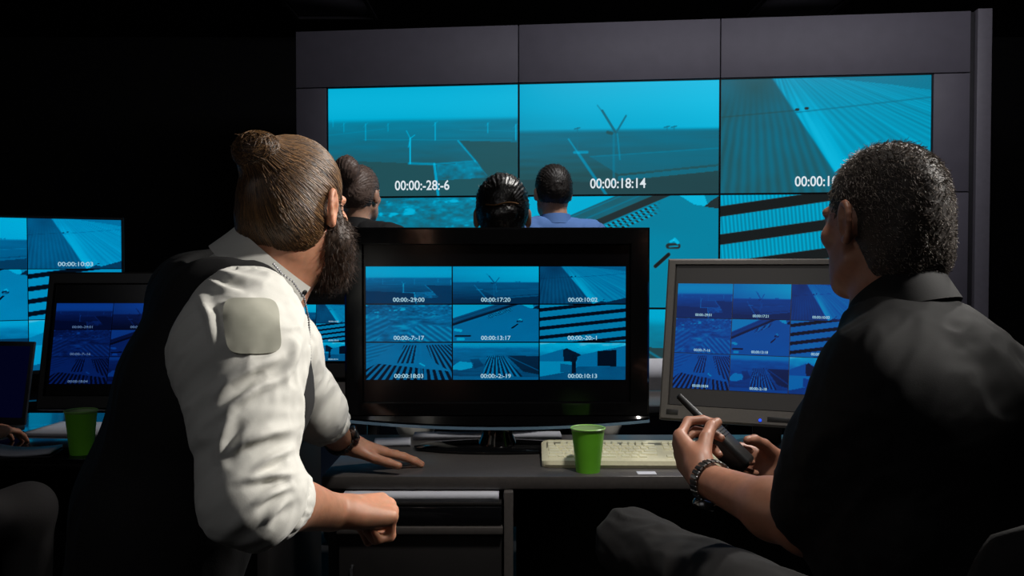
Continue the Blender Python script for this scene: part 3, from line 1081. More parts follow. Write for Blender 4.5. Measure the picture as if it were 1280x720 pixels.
bpy.data.objects['document_sheet'].rotation_euler = (math.radians(78), 0, 0.06)
bpy.data.objects['document_sheet'].location.z = DZ + 0.062

# keyboard
KB = thing('keyboard', 'cream computer keyboard lying behind the front green cup', 'keyboard', (0.302, 2.302, DZ), math.radians(-1.5))
CREAM = mat('cream_plastic', (222, 216, 184), 0.4, var=0.05, scale=120)
bm = bmesh.new()
v0 = []
W_, D_ = 0.455, 0.17
prof = [(-D_ / 2, 0.0), (-D_ / 2 - 0.004, 0.008), (-D_ / 2, 0.018), (-D_ / 2 + 0.02, 0.021), (D_ / 2 - 0.03, 0.034), (D_ / 2, 0.036), (D_ / 2 + 0.004, 0.026), (D_ / 2, 0.0)]
rings = []
for x in (-W_ / 2, -W_ / 2 + 0.006, -W_ / 2 + 0.02, W_ / 2 - 0.02, W_ / 2 - 0.006, W_ / 2):
    e = abs(x) / (W_ / 2)
    s = 0.80 if e > 0.999 else (0.93 if e > 0.96 else 1.0)
    rings.append([bm.verts.new((x, y * (0.9 + 0.1 * s) + (0.012 * (1 - s) / 0.2 if y < 0 else 0), z * (s if z > 0.01 else 1))) for y, z in prof])
for a_, b_ in zip(rings, rings[1:]):
    for i in range(len(prof)):
        j = (i + 1) % len(prof)
        bm.faces.new((a_[i], a_[j], b_[j], b_[i]))
bm.faces.new(rings[0])
bm.faces.new(rings[-1][::-1])
from_bm('case', bm, CREAM, KB, angle=40)
bm = bmesh.new()
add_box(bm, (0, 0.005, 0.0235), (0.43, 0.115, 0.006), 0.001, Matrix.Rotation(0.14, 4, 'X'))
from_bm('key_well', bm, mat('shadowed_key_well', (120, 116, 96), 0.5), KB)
bm = bmesh.new()
rows = 6
tiltk = Matrix.Rotation(0.13, 4, 'X')
def keycap(x, y, w, d, z):
    vs = []
    for s, dz in ((1.0, 0), (0.78, 0.0085)):
        for a_, b_ in ((-1, -1), (1, -1), (1, 1), (-1, 1)):
            vs.append(bm.verts.new(tiltk @ Vector((x + a_ * w / 2 * s, y + b_ * d / 2 * s + (0.001 if dz else 0), z + dz))))
    for k in range(4):
        bm.faces.new((vs[k], vs[(k + 1) % 4], vs[4 + (k + 1) % 4], vs[4 + k]))
    bm.faces.new(vs[4:])
for r in range(rows):
    y = -0.052 + r * 0.0205
    zk = 0.0235
    if r == 0:
        ws = [0.024, 0.019, 0.024, 0.112, 0.024, 0.019, 0.024]
    elif r == 5:
        ws = [0.019, -0.014] + [0.0176] * 4 + [-0.008] + [0.0176] * 4 + [-0.008] + [0.0176] * 4
    else:
        ws = {1: [0.042] + [0.0186] * 10 + [0.048], 2: [0.033] + [0.0186] * 11 + [0.038], 3: [0.028] + [0.0186] * 12 + [0.026], 4: [0.0186] * 13 + [0.035]}[r]
    x = -0.213
    for w in ws:
        if w > 0:
            keycap(x + w / 2, y, w - 0.0016, 0.0175, zk)
        x += abs(w)
    if r in (0, 3, 4, 5):
        for q in range(3):
            keycap(0.078 + 0.0186 * q + 0.009, y, 0.017, 0.0175, zk)
    if r == 1:
        keycap(0.078 + 0.0186 + 0.009, y, 0.017, 0.0175, zk)
    if r < 5:
        for q in range(4):
            keycap(0.141 + 0.0186 * q + 0.009, y, 0.017, 0.0175, zk)
from_bm('key_block', bm, mat('pale_key_plastic', (234, 229, 198), 0.42, var=0.04), KB, angle=30)


def cup(label, x, y, z, hgt=0.103, r0=0.0285, r1=0.0395):
    t = thing('plastic_cup', label, 'cup', (x, y, z), 0, 'green disposable cups')
    bm = bmesh.new()
    n = 8
    out = [(r0 + (r1 - r0) * i / n, hgt * i / n) for i in range(n + 1)]
    rim = [(r1 + 0.0022, hgt - 0.001), (r1 + 0.0028, hgt + 0.0015), (r1 + 0.001, hgt + 0.003), (r1 - 0.0015, hgt + 0.001)]
    ins = [(r0 + (r1 - r0) * i / n - 0.0015, hgt * i / n + (0.002 if i == 0 else 0)) for i in range(n, -1, -1)]
    add_lathe(bm, out[:-1] + [(r1, hgt - 0.003)], 48, cap=False)
    from_bm('wall', bm, mat('green_cup_plastic', (112, 196, 48), 0.4, var=0.05, scale=30, sss=0.0), t)
    bm = bmesh.new()
    add_lathe(bm, [(r1 - 0.0002, hgt - 0.0035)] + rim, 48, cap=False)
    from_bm('rim', bm, mat('pale_green_rim', (150, 205, 110), 0.3, var=0.04), t)
    bm = bmesh.new()
    add_lathe(bm, ins + [(0.0005, 0.002)], 48, cap=False)
    add_lathe(bm, [(r0, 0.0), (0.0005, 0.0003)], 48, cap=False)
    from_bm('lining', bm, mat('cup_lining', (176, 206, 150), 0.4, var=0.04), t)
    return t


c1 = P(736, 588, 2.16)
cup('bright green plastic cup in front of the cream keyboard', c1[0], 2.185, DZ)
c2 = P(102, 574, 2.39)
cup('shadowed green plastic cup on the left desk beside the leaning back', c2[0], 2.39, DZ, 0.112)

# laptop at the frame edge, seen along its lid
lp = thing('laptop', 'open dark laptop at the frame edge beside a resting hand', 'laptop', (-1.645, 2.63, DZ), math.radians(-8))
bm = bmesh.new()
add_box(bm, (0, 0, 0.009), (0.36, 0.25, 0.016), 0.004)
from_bm('base', bm, BLACKPL, lp)
bm = bmesh.new()
for r in range(5):
    for c in range(13):
        add_box(bm, (-0.156 + c * 0.026, -0.035 + r * 0.026, 0.018), (0.021, 0.021, 0.003), 0.001, seg=1)
from_bm('key_block', bm, mat('black_keys', (18, 18, 19), 0.5), lp)
ML = Matrix.Translation((0, 0.122, 0.016)) @ Matrix.Rotation(math.radians(-12), 4, 'X')
bm = bmesh.new()
add_box(bm, (0, 0.004, 0.125), (0.36, 0.009, 0.25), 0.003, ML)
lid = from_bm('lid', bm, mat('dark_silver_lid', (70, 70, 76), 0.35, 0.6), lp)
bm = bmesh.new()
add_box(bm, (0, -0.0012, 0.128), (0.335, 0.002, 0.215), 0, ML)
from_bm('screen', bm, emit_mat('laptop_dark_blue', (2, 3, 24), 1.0), lid, smooth=False)

# monitor cables behind the right monitor
def smooth_path(pts, n=10):
    pts = [np.array(p) for p in pts]
    e = [2 * pts[0] - pts[1]] + pts + [2 * pts[-1] - pts[-2]]
    out = []
    for i in range(1, len(e) - 2):
        for t in np.linspace(0, 1, n, endpoint=False):
            out.append(.5 * (2 * e[i] + (e[i + 1] - e[i - 1]) * t + (2 * e[i - 1] - 5 * e[i] + 4 * e[i + 1] - e[i + 2]) * t * t + (-e[i - 1] + 3 * e[i] - 3 * e[i + 1] + e[i + 2]) * t ** 3))
    return out + [pts[-1]]


for pts, lab, m in (([(0.70, 2.47, 0.87), (0.77, 2.49, 0.81), (0.79, 2.51, 0.775), (0.76, 2.545, 0.752), (0.66, 2.60, 0.7485)], 'pale looped cable hanging behind the grey monitor stand', mat('pale_cable', (150, 150, 150), 0.5)),
                    ([(0.62, 2.48, 0.86), (0.585, 2.51, 0.79), (0.57, 2.55, 0.751), (0.52, 2.605, 0.7485)], 'thin dark cable left of the grey monitor stand', BLACKPL)):
    bm = bmesh.new()
    add_tube(bm, smooth_path(pts), 0.0032, 8)
    tag(from_bm('cable', bm, m), lab, 'cable')


# ------------------------------------------------------------------ office chairs
CHAIRFAB = mat('black_chair_fabric', (24, 22, 22), 0.85, var=0.25, scale=260, bump=0.25)


def office_chair(label, x, y, rz, seat_z=0.48, arms=True, back_h=0.55, back_w=0.46, back_y=-0.25):
    """faces +y locally"""
    t = thing('office_chair', label, 'chair', (x, y, 0), rz, 'office chairs')
    bm = bmesh.new()
    add_box(bm, (0, 0, seat_z - 0.04), (0.48, 0.46, 0.08), 0.035, seg=4)
    from_bm('seat', bm, CHAIRFAB, t)
    n, m = 12, 14
    v, f = [], []
    for s in (0, 1):
        for i in range(n + 1):
            for j in range(m + 1):
                u, w = i / n * 2 - 1, j / m
                ww = back_w / 2 * (1 - 0.12 * w ** 3 - 0.10 * (1 - w) ** 2)
                zz = seat_z + 0.14 + back_h * w - 0.045 * u * u * (w ** 4)
                edge = (1 - u ** 6) * (1 - (2 * w - 1) ** 8)
                yy = back_y - 0.08 * w + 0.045 * u * u + (0.028 * edge + 0.006) * (1 if s else -1)
                v.append((u * ww, yy, zz))
    k = (n + 1) * (m + 1)
    q = lambda i, j: i * (m + 1) + j
    for i in range(n):
        for j in range(m):
            f.append((q(i, j), q(i + 1, j), q(i + 1, j + 1), q(i, j + 1)))
            f.append((k + q(i, j), k + q(i, j + 1), k + q(i + 1, j + 1), k + q(i + 1, j)))
    for i in range(n):
        f.append((q(i, 0), k + q(i, 0), k + q(i + 1, 0), q(i + 1, 0)))
        f.append((q(i, m), q(i + 1, m), k + q(i + 1, m), k + q(i, m)))
    for j in range(m):
        f.append((q(0, j), q(0, j + 1), k + q(0, j + 1), k + q(0, j)))
        f.append((q(n, j), k + q(n, j), k + q(n, j + 1), q(n, j + 1)))
    raw('backrest', np.array(v), np.array(f), CHAIRFAB, t)
    bm = bmesh.new()
    add_tube(bm, [(0, -0.05, seat_z - 0.09), (0, back_y - 0.03, seat_z - 0.085), (0, back_y - 0.06, seat_z - 0.02), (0, back_y - 0.06, seat_z + 0.3)], 0.018, 10)
    from_bm('back_support', bm, BLACKPL, t)
    if arms:
        for s in (-1, 1):
            bm = bmesh.new()
            add_tube(bm, [(s * 0.20, 0.02, seat_z - 0.07), (s * 0.29, 0.02, seat_z - 0.05), (s * 0.30, 0.02, seat_z + 0.16)], 0.014, 10)
            add_box(bm, (s * 0.30, 0.02, seat_z + 0.175), (0.07, 0.25, 0.03), 0.013, seg=3)
            from_bm('armrest', bm, BLACKPL, t)
    bm = bmesh.new()
    add_lathe(bm, [(0.026, 0.10), (0.026, 0.26), (0.016, 0.27), (0.016, seat_z - 0.08)], 20)
    from_bm('gas_column', bm, BLACKPL, t)
    bm = bmesh.new()
    for k5 in range(5):
        a_ = 2 * PI * k5 / 5 + 0.3
        add_tube(bm, [(0.02 * math.cos(a_), 0.02 * math.sin(a_), 0.12), (0.28 * math.cos(a_), 0.28 * math.sin(a_), 0.075)], [0.024, 0.016], 8)
    from_bm('star_base', bm, BLACKPL, t)
    for k5 in range(5):
        a_ = 2 * PI * k5 / 5 + 0.3
        bm = bmesh.new()
        add_lathe(bm, [(0.01, -0.018), (0.026, -0.016), (0.028, 0), (0.026, 0.016), (0.01, 0.018)], 16, M=Matrix.Translation((0.28 * math.cos(a_), 0.28 * math.sin(a_), 0.028)) @ Matrix.Rotation(a_, 4, 'Z') @ Matrix.Rotation(PI / 2, 4, 'X'))
        add_tube(bm, [(0.28 * math.cos(a_), 0.28 * math.sin(a_), 0.03), (0.28 * math.cos(a_), 0.28 * math.sin(a_), 0.08)], 0.008, 6)
        from_bm('caster', bm, BLACKPL, t)
    return t
# ------------------------------------------------------------------ anatomy
def frame(fwd, up=(0, 0, 1), roll=0.0):
    """columns: right, forward, up"""
    f = nrm(fwd)
    r = nrm(np.cross(f, up))
    u = np.cross(r, f)
    if roll:
        r, u = r * math.cos(roll) + u * math.sin(roll), u * math.cos(roll) - r * math.sin(roll)
    return np.stack([r, f, u], 1)


def rot(ax, a):
    return np.array(Matrix.Rotation(a, 3, ax))


def turn(v, axis, a):
    return np.array(Matrix.Rotation(a, 3, Vector(nrm(axis)))) @ np.asarray(v, float)


def head(B, c, R, s=1.0, ears=True, fine=True):
    """head 24 cm tall with a face; c = point midway between the ears at eye height"""
    L = lambda x, y, z: c + R @ (np.array([x, y, z]) * s)
    B.el(L(0, -.012, .034), np.array([.075, .096, .086]) * s, R, .02)
    B.el(L(0, -.035, -.012), np.array([.066, .070, .060]) * s, R, .03)
    B.el(L(0, .044, -.028), np.array([.060, .054, .082]) * s, R, .03)
    for q in (-1, 1):
        B.rc(L(q * .054, .006, -.058), L(q * .020, .074, -.102), .017 * s, .015 * s, .03)
        B.el(L(q * .040, .070, -.022), np.array([.022, .018, .016]) * s, R, .02)
    B.el(L(0, .078, -.103), np.array([.024, .018, .018]) * s, R, .02)
    B.el(L(0, .035, -.078), np.array([.046, .050, .032]) * s, R, .03)
    if fine:
        for q in (-1, 1):
            B.el(L(q * .031, .098, .004), np.array([.017, .012, .011]) * s, R, .012, sub=True)
            B.el(L(q * .031, .084, .003), np.array([.0125, .0125, .0125]) * s, R, .002)
            B.rc(L(q * .014, .094, .020), L(q * .046, .082, .020), .008 * s, .007 * s, .012)
            B.el(L(q * .013, .104, -.028), np.array([.008, .010, .007]) * s, R, .006)
        B.rc(L(0, .092, .014), L(0, .114, -.025), .008 * s, .0105 * s, .010)
        B.rc(L(-.018, .091, -.057), L(.018, .091, -.057), .0065 * s, None, .006)
        B.rc(L(-.015, .090, -.068), L(.015, .090, -.068), .0075 * s, None, .006)
        B.rc(L(-.022, .101, -.0625), L(.022, .101, -.0625), .0022 * s, None, .003, sub=True)
    if ears == 'flat':
        for q in (-1, 1):
            B.el(L(q * .080, -.006, -.012), np.array([.011, .018, .031]) * s, R @ rot('Z', -q * .35), .008)
            B.el(L(q * .094, .002, -.012), np.array([.006, .008, .014]) * s, R, .005, sub=True)
    elif ears:
        for q in (-1, 1):
            ec = np.array([q * .079, -.006, -.006])
            f3 = lambda a, b, o=0: L(*(ec + np.array([q * (o + .010 - .35 * b * 0), a - q * 0, b])))
            # helix rim: a hook from the front top round the back to the lobe
            pts = []
            for t in np.linspace(-0.35, 1.55, 11):
                an = t * PI
                rr = 1.0 if t < 1.0 else 1.0 - 0.35 * (t - 1.0)
                pts.append(L(*(ec + np.array([q * (.004 + .008 * max(0, math.sin(an * .6))), .017 * math.cos(an) * rr * -1 * -1, .031 * math.sin(an) * rr]) * 1.0)))
            pts = []
            for t in np.linspace(0.02, 1.42, 12):
                an = t * PI
                y = .016 * math.cos(an)
                z = .006 + .026 * math.sin(an) if an < PI else .006 + .034 * math.sin(an)
                back = (0.016 - y) / 0.032
                pts.append(L(*(ec + np.array([q * (.002 + .013 * back), y - .004, z]))))
            B.chain(pts, [.0045 * s] * len(pts), .004)
            B.rc(pts[-1], L(*(ec + np.array([q * .0, .008, -.026]))), .0055 * s, .005 * s, .006)
            B.el(L(*(ec + np.array([q * .002, -.003, .0]))), np.array([.0085, .017, .028]) * s, R @ rot('Z', -q * 0.45), .008)
            B.el(L(*(ec + np.array([q * .013, .003, -.002]))), np.array([.0065, .007, .012]) * s, R, .005, sub=True)


def hand(B, W, f, n, side, curl=(0.3, 0.35, 0.25), thumb=(0.6, 0.4, 0.2), spread=0.10, s=1.0, curls=None, thumb_dir=None):
    """palm and five fingers; W wrist, f towards fingers, n out of the palm, side +1 right / -1 left"""
    W = np.asarray(W, float)
    f = nrm(f)
    n = nrm(n - f * (n @ f))
    t = np.cross(f, n) * side
    o = lambda a, b, c=0.0: W + s * (f * a + t * b + n * c)
    B.rc(W - f * .02 * s, o(.02, 0, .0), .0245 * s, .024 * s, .015)
    kn = [(.092, .026, .046, .027, .020, .0092), (.096, .006, .050, .031, .021, .0094), (.090, -.014, .046, .029, .021, .0088), (.080, -.032, .037, .021, .019, .0078)]
    for i, (a, b, l1, l2, l3, r) in enumerate(kn):
        B.rc(o(.015, b * .55, .0), o(a, b, -.002), .0175 * s, (r + .0025) * s, .014)
    B.rc(o(.03, -.020, .006), o(.065, -.026, .006), .014 * s, .012 * s, .014)
    tips = []
    for i, (a, b, l1, l2, l3, r) in enumerate(kn):
        cc = curls[i] if curls else curl
        d = nrm(f + t * spread * (1.2 - 0.8 * i))
        p = o(a, b, -.001)
        ax = np.cross(d, n)
        rr = r * s
        for j, l in enumerate((l1, l2, l3)):
            d = turn(d, ax, cc[j])
            q = p + d * l * s
            r2 = rr * (0.93 if j < 2 else 0.86)
            B.rc(p, q, rr, r2, .0045 if j else .006)
            p, rr = q, r2
        tips.append(p)
    p = o(.022, .020, .008)
    d = nrm(f * .62 + t * .68 + n * .35) if thumb_dir is None else nrm(thumb_dir[0] * f + thumb_dir[1] * t + thumb_dir[2] * n)
    ax = nrm(np.cross(d, nrm(-t * 0.8 + n * 0.6)))
    rr = .0155 * s
    for j, l in enumerate((.046, .034, .027)):
        if j:
            d = turn(d, ax, thumb[j])
        q = p + d * l * s
        r2 = (.0118, .0105, .0088)[j] * s
        B.rc(p, q, rr, r2, .012 if j == 0 else .004)
        p, rr = q, r2
    tips.append(p)
    return tips


def trunk(B, pts, right, hw, rad, k=0.04):
    """broad trunk: two columns of round cones side by side and a middle one"""
    right = nrm(right)
    for q in (-1, 1):
        B.chain([p + right * q * w for p, w in zip(pts, hw)], rad, k)
    B.chain(pts, [r * 1.02 for r in rad], k)


def arm(B, sh, el, wr, r=(.052, .046, .043, .026), k=.03):
    B.rc(sh, el, r[0], r[1] * .85, k)
    mid = el + (wr - el) * .3
    B.rc(el, mid, r[1] * .85, r[2], k)
    B.rc(mid, wr, r[2], r[3], k)


SKIN = mat('skin_warm', (186, 132, 104), 0.48, var=0.10, scale=70, bump=0.12, sss=0.28)
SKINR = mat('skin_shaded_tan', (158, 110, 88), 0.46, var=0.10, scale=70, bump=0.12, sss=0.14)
SKIN2 = mat('skin_pale', (192, 148, 124), 0.48, var=0.10, scale=70, bump=0.1, sss=0.12)


def solid(name, B, vox, m, parent, smooth=1, fold=None, post=None):
    v, f = B.mesh(vox, smooth)
    if fold:
        for fo in (fold if isinstance(fold, list) else [fold]):
            v = folds(v, f, **fo)
    if post is not None:
        v = post(v, f)
    return raw(name, v, f, m, parent, off=np.array(parent.location) if parent is not None else None), v, f


def on_scalp(c, R, dirs, lift=0.0, s=1.0):
    """points on the skull for unit directions in head space"""
    e = np.array([.0765, .0975, .0875]) * s + lift
    k = 1 / np.sqrt(((dirs / e) ** 2).sum(-1, keepdims=True))
    q = dirs * k + np.array([0, -.012, .034]) * s
    return c + q @ R.T


def sphere_dirs(n):
    i = np.arange(n) + 0.5
    ph = np.arccos(1 - 2 * i / n)
    th = PI * (1 + 5 ** .5) * i
    return np.stack([np.cos(th) * np.sin(ph), np.sin(th) * np.sin(ph), np.cos(ph)], 1)


def hair_line(d, nape=-0.62, front=0.42):
    """keep directions (head space) that carry hair: above a line falling from the brow over the ear to the nape"""
    x, y, z = d[:, 0], d[:, 1], d[:, 2]
    lim = np.where(y > 0.0, -0.05 + (front + 0.05) * np.clip(y / 0.62, 0, 1) ** 0.8, -0.05 + (nape + 0.05) * np.clip(-y / 0.7, 0, 1) ** 0.8)
    lim = np.where((y > -0.25) & (y < 0.35), np.maximum(lim, -0.12), lim)
    return z > lim


def hair_cap(B, c, R, s=1.0, lift=.006):
    L = lambda x, y, z: c + R @ (np.array([x, y, z]) * s)
    B.el(L(0, -.012, .034), np.array([.075, .096, .086]) * s + lift, R, .02)
    B.el(L(0, -.038, -.012), np.array([.066, .070, .058]) * s + lift, R, .03)


def cap_trim(B, c, R, s=1.0, nape=-.07, front=.075, mid=-.0):
    """shave the cap to the hairline: free the face, the ears and the neck"""
    L = lambda x, y, z: c + R @ (np.array([x, y, z]) * s)
    B.el(L(0, .105, -.030), np.array([.085, .068, .118]) * s, R, .01, sub=True)
    B.el(L(0, .02, -.085), np.array([.12, .055, .075]) * s, R, .01, sub=True)
    B.cut(L(0, -.06, nape), -R[:, 2] + R[:, 1] * 0.15)


def collar(name, C, axis, back, R0, m, parent, hgt=.042, fall=.05, tip=.075, flare=.016, span=150, drop=0.0, thick=.003, squash=1.0):
    """turned-down shirt collar round a neck: stand, fold and fall with two points"""
    axis = nrm(axis)
    back = nrm(back - axis * (back @ axis))
    side = np.cross(axis, back)
    n = 56
    prof = []
    v = []
    for i in range(n + 1):
        a = math.radians(-span + 2 * span * i / n)
        e = abs(a) / math.radians(span)
        g = sm(0.55, 1.0, e)
        dirv = back * math.cos(a) + side * math.sin(a) * squash
        low = fall + (tip - fall) * g
        dz = -drop * sm(0.2, 1.0, e)
        rows = [(R0 - .004, 0.0 - .01), (R0 - .004, hgt * .6), (R0, hgt), (R0 + .004, hgt + .002), (R0 + flare * .6, hgt - low * .5), (R0 + flare * (1 + .5 * g), hgt - low),
                (R0 + flare * (1 + .5 * g) - thick, hgt - low), (R0 + flare * .6 - thick, hgt - low * .5), (R0 + .001, hgt - .003), (R0 - .001, hgt * .6), (R0 - .001, -.01)]
        for r, z in rows:
            v.append(C + dirv * r + axis * (z + dz))
    m_ = 11
    f = []
    for i in range(n):
        for k in range(m_):
            f.append((i * m_ + k, i * m_ + (k + 1) % m_, (i + 1) * m_ + (k + 1) % m_, (i + 1) * m_ + k))
    v = np.array(v)
    f = np.array(f)
    # end caps as triangles fan collapsed to quads
    caps = []
    for b in (0, n * m_):
        for k in range(1, m_ - 2, 2):
            caps.append((b, b + k, b + k + 1, b + min(k + 2, m_ - 1)))
    f = np.concatenate([f, np.array(caps)])
    return raw(name, v, f, m, parent, off=np.array(parent.location), angle=50)


def watch(parent, c, axis, r, name='wristwatch', metal=True, face_dir=None):
    """link bracelet and case round a wrist"""
    axis = nrm(axis)
    a = nrm(np.cross(axis, (0.2, 0.3, 0.9)))
    b = np.cross(axis, a)
    off = np.array(parent.location)
    bm = bmesh.new()
    N = 26
    for i in range(N):
        t = 2 * PI * i / N
        d = a * math.cos(t) + b * math.sin(t)
        tg = -a * math.sin(t) + b * math.cos(t)
        Mx = Matrix((Vector(axis), Vector(tg), Vector(d))).transposed().to_4x4()
        Mx.translation = Vector(c + d * r - off)
        add_box(bm, (0, 0, 0), (.018, 2 * PI * r / N * .86, .004), .0012, Mx, seg=1)
    strap = from_bm(name, bm, mat('steel_links', (120, 118, 116), 0.28, 0.9, var=.1) if metal else mat('black_strap', (16, 15, 15), 0.5), parent, angle=30)
    if face_dir is not None:
        d = nrm(face_dir - axis * (np.asarray(face_dir) @ axis))
        Mx = Matrix((Vector(axis), Vector(np.cross(d, axis)), Vector(d))).transposed().to_4x4()
        Mx.translation = Vector(c + d * (r + .002) - off)
        bm = bmesh.new()
        add_lathe(bm, [(.017, -.003), (.019, 0), (.019, .006), (.0165, .0085), (.0165, .0075), (.001, .0075)], 32, M=Mx)
        from_bm('watch_case', bm, mat('steel_case', (105, 104, 104), 0.25, 0.9), strap)
    return strap


def legs(B, hips, knees, ankles, r=(.088, .062, .045), k=.05):
    for h, q, a in zip(hips, knees, ankles):
        B.rc(h, q, r[0], r[1], k)
        B.rc(q, a, r[1] * .98, r[2], .03)


def shoe(B, heel, toe):
    heel, toe = np.asarray(heel, float), np.asarray(toe, float)
    B.rc(heel, heel + (toe - heel) * .5 + V(0, 0, .004), .040, .044, .02)
    B.rc(heel + (toe - heel) * .5, toe - V(0, 0, .006), .044, .034, .02)
    B.rc(heel, heel + V(0, 0, .07), .040, .046, .02)
    B.cut(V(0, 0, min(heel[2], toe[2]) - .040), (0, 0, -1))


# ================================================================== the man with the hair bun
pl = thing('person', 'seated bearded man with a hair bun, white rolled sleeves and black waistcoat', 'person', (-0.58, 1.50, 0.0))
c = P(370, 259, 1.52)
hf = nrm((0.40, 0.917, -0.04))
HS = .90
Rh = frame(hf)
rt = nrm((0.40, -0.917, 0.0))
H, Wst, Ch, Up, Nb = P(176, 825, 1.5), P(205, 640, 1.5), P(268, 478, 1.51), P(284, 402, 1.52), P(312, 352, 1.52)
SR, ER, WR = P(308, 398, 1.34), P(314, 618, 1.24), P(414, 640, 1.45)
SL, EL, WL = P(306, 352, 1.74), P(394, 512, 1.97), P(427, 553, 2.17)
B = Body()
head(B, c, Rh, HS)
neck_top = c + Rh @ V(0, -.030, -.06)
B.rc(neck_top, Nb + V(0.01, 0, -.01), .052, .060, .03)
B.rc(c + Rh @ V(0, .01, -.085), Nb + V(.04, .02, -.02), .040, .050, .03)
trunk(B, [H, Wst, Ch, Up], rt, [.075, .06, .07, .06], [.10, .09, .10, .08])
for s_, q in ((SR, 1), (SL, -1)):
    B.rc(Nb + V(0, 0, -.02), s_, .05, .048, .05)
arm(B, SR, ER, WR, (.05, .045, .045, .029))
arm(B, SL, EL, WL, (.05, .045, .043, .028))
# near fist, back of the hand towards the camera and up
ff = nrm((.72, .60, -.10))
hand(B, WR + ff * .015, ff, nrm((.12, .42, -.90)), 1, s=1.0, spread=.02,
     curls=[(1.25, 1.5, 1.0), (1.3, 1.55, 1.0), (1.35, 1.6, 1.0), (1.4, 1.6, 1.0)], thumb=(0, .5, .6), thumb_dir=(.75, .45, .5))
# far hand flat on the desk
fl = nrm((.83, .45, -.30))
hand(B, WL + fl * .012, fl, nrm((-.24, -.12, -1.0)), -1, s=1.02, spread=.10,
     curls=[(-.02, .16, .10), (-.03, .15, .10), (-.02, .17, .12), (.0, .2, .12)], thumb=(0, -.15, -.05), thumb_dir=(.80, .55, .12))
solid('body', B, .0026, SKIN, pl, 1)

# hair: combed back into a bun
HAIRL = hair_mat('brown_blond_hair', [(44, 30, 20), (70, 48, 28), (96, 68, 40), (128, 94, 58), (60, 40, 25)], 0.42, 0.6)
HB = Body()
hair_cap(HB, c, Rh, HS, lift=.006)
cap_trim(HB, c, Rh, HS, nape=-.088)
bunc = c + Rh @ V(-.006, -.088, .074)
HB.rc(c + Rh @ V(0, -.060, .070), bunc, .026, .024, .02)
HB.el(bunc + Rh @ V(0, -.004, .002), (.037, .034, .028), Rh, .014)
HB.rc(c + Rh @ V(-.02, -.042, -.036), c + Rh @ V(.02, -.042, -.036), .046, None, .03)
def comb(v, f):
    q = (v - c) @ Rh
    an = np.arctan2(q[:, 0], q[:, 2] + 0.01)
    ln = (fbm(q * np.array([70, 24, 70]), 3) - .5) * .003
    return v + normals(v, f) * ln[:, None]
hobj, hv, hf_ = solid('hair', HB, .003, hair_mat('dark_brown_roots', [(40, 28, 19), (48, 33, 22)], .5, .4), pl, 1, post=comb)
D = (hv - (c + Rh @ V(0, -.012, .030))) @ Rh
D = D / np.linalg.norm(D, axis=1, keepdims=True)
bdir = nrm((bunc - c) @ Rh - V(0, -.012, .030))
keep = RNG.permutation(len(D))[:4600]
D = D[keep]
M_s = 12
ts = np.linspace(0, 1, M_s)
om = np.arccos(np.clip(D @ bdir, -1, 1))[:, None]
paths = []
for t in ts:
    tt = t * 0.97
    d = (np.sin((1 - tt) * om) * D + np.sin(tt * om) * bdir) / np.maximum(1e-3, np.sin(om))
    lift = .0075 + .002 * math.sin(PI * t) + RNG.normal(0, .0008, (len(D), 1)) * (1 if 0 < t < 1 else .3)
    d = d / np.linalg.norm(d, axis=1, keepdims=True)
    e = np.array([.0765, .0975, .0875])
    k = 1 / np.sqrt(((d / e) ** 2).sum(-1, keepdims=True))
    q = d * (k + lift) + np.array([0, -.012, .030])
    paths.append(c + q @ Rh.T)
capb = BVHTree.FromPolygons([Vector(p) for p in hv], [tuple(q) for q in hf_])
cc = c + Rh @ V(0, -.012, .03)
new = []
for row in np.stack(paths, 1):
    line = []
    for i, p in enumerate(row):
        d = nrm(p - cc)
        hit = capb.ray_cast(Vector(cc + d * .3), Vector(-d))[0]
        line.append(np.array(hit) + d * (.0006 + .0016 * math.sin(PI * i / (M_s - 1)) * RNG.uniform(.2, 1.2)) if hit else p)
    line = np.array(line)
    new.append(line)
paths = np.stack(new, 0).transpose(1, 0, 2)
sv, sf = strands(np.stack(paths, 1), .0008, .0006)
# the bun: hairs wound round it
bp = []
for i in range(420):
    ax = nrm(RNG.normal(0, 1, 3) * np.array([.5, .5, .5]) + np.array([.2, -.75, .65]))
    u = nrm(np.cross(ax, RNG.normal(0, 1, 3)))
    w = np.cross(ax, u)
    a0, al = RNG.uniform(0, 2 * PI), RNG.uniform(1.6, 3.8)
    h = RNG.uniform(-.8, .8)
    tt = np.linspace(0, al, M_s) + a0
    r = math.sqrt(1 - h * h)
    d = (u[None] * np.cos(tt)[:, None] + w[None] * np.sin(tt)[:, None]) * r + ax[None] * h
    bp.append(bunc + (d * (np.array([.036, .033, .028]) + .0025 + RNG.uniform(0, .0025)) + np.array([0, -.004, .004])) @ Rh.T)
for i in range(40):
    d0 = nrm(RNG.normal(0, 1, 3) + np.array([0, -.6, .5]))
    p0 = d0 * np.array([.038, .032, .028])
    d1 = nrm(d0 + RNG.normal(0, .8, 3))
    l = RNG.uniform(.006, .015)
    t = np.linspace(0, 1, M_s)[:, None]
    bp.append(bunc + (p0 + (d0 * t + (d1 - d0) * t * t) * l + np.array([0, -.004, .004])) @ Rh.T)
sv2, sf2 = strands(np.array(bp), .0007, .0003)
raw('hair_strands', np.concatenate([sv, sv2]), np.concatenate([sf, sf2 + len(sv)]), HAIRL, hobj, off=np.array(pl.location))

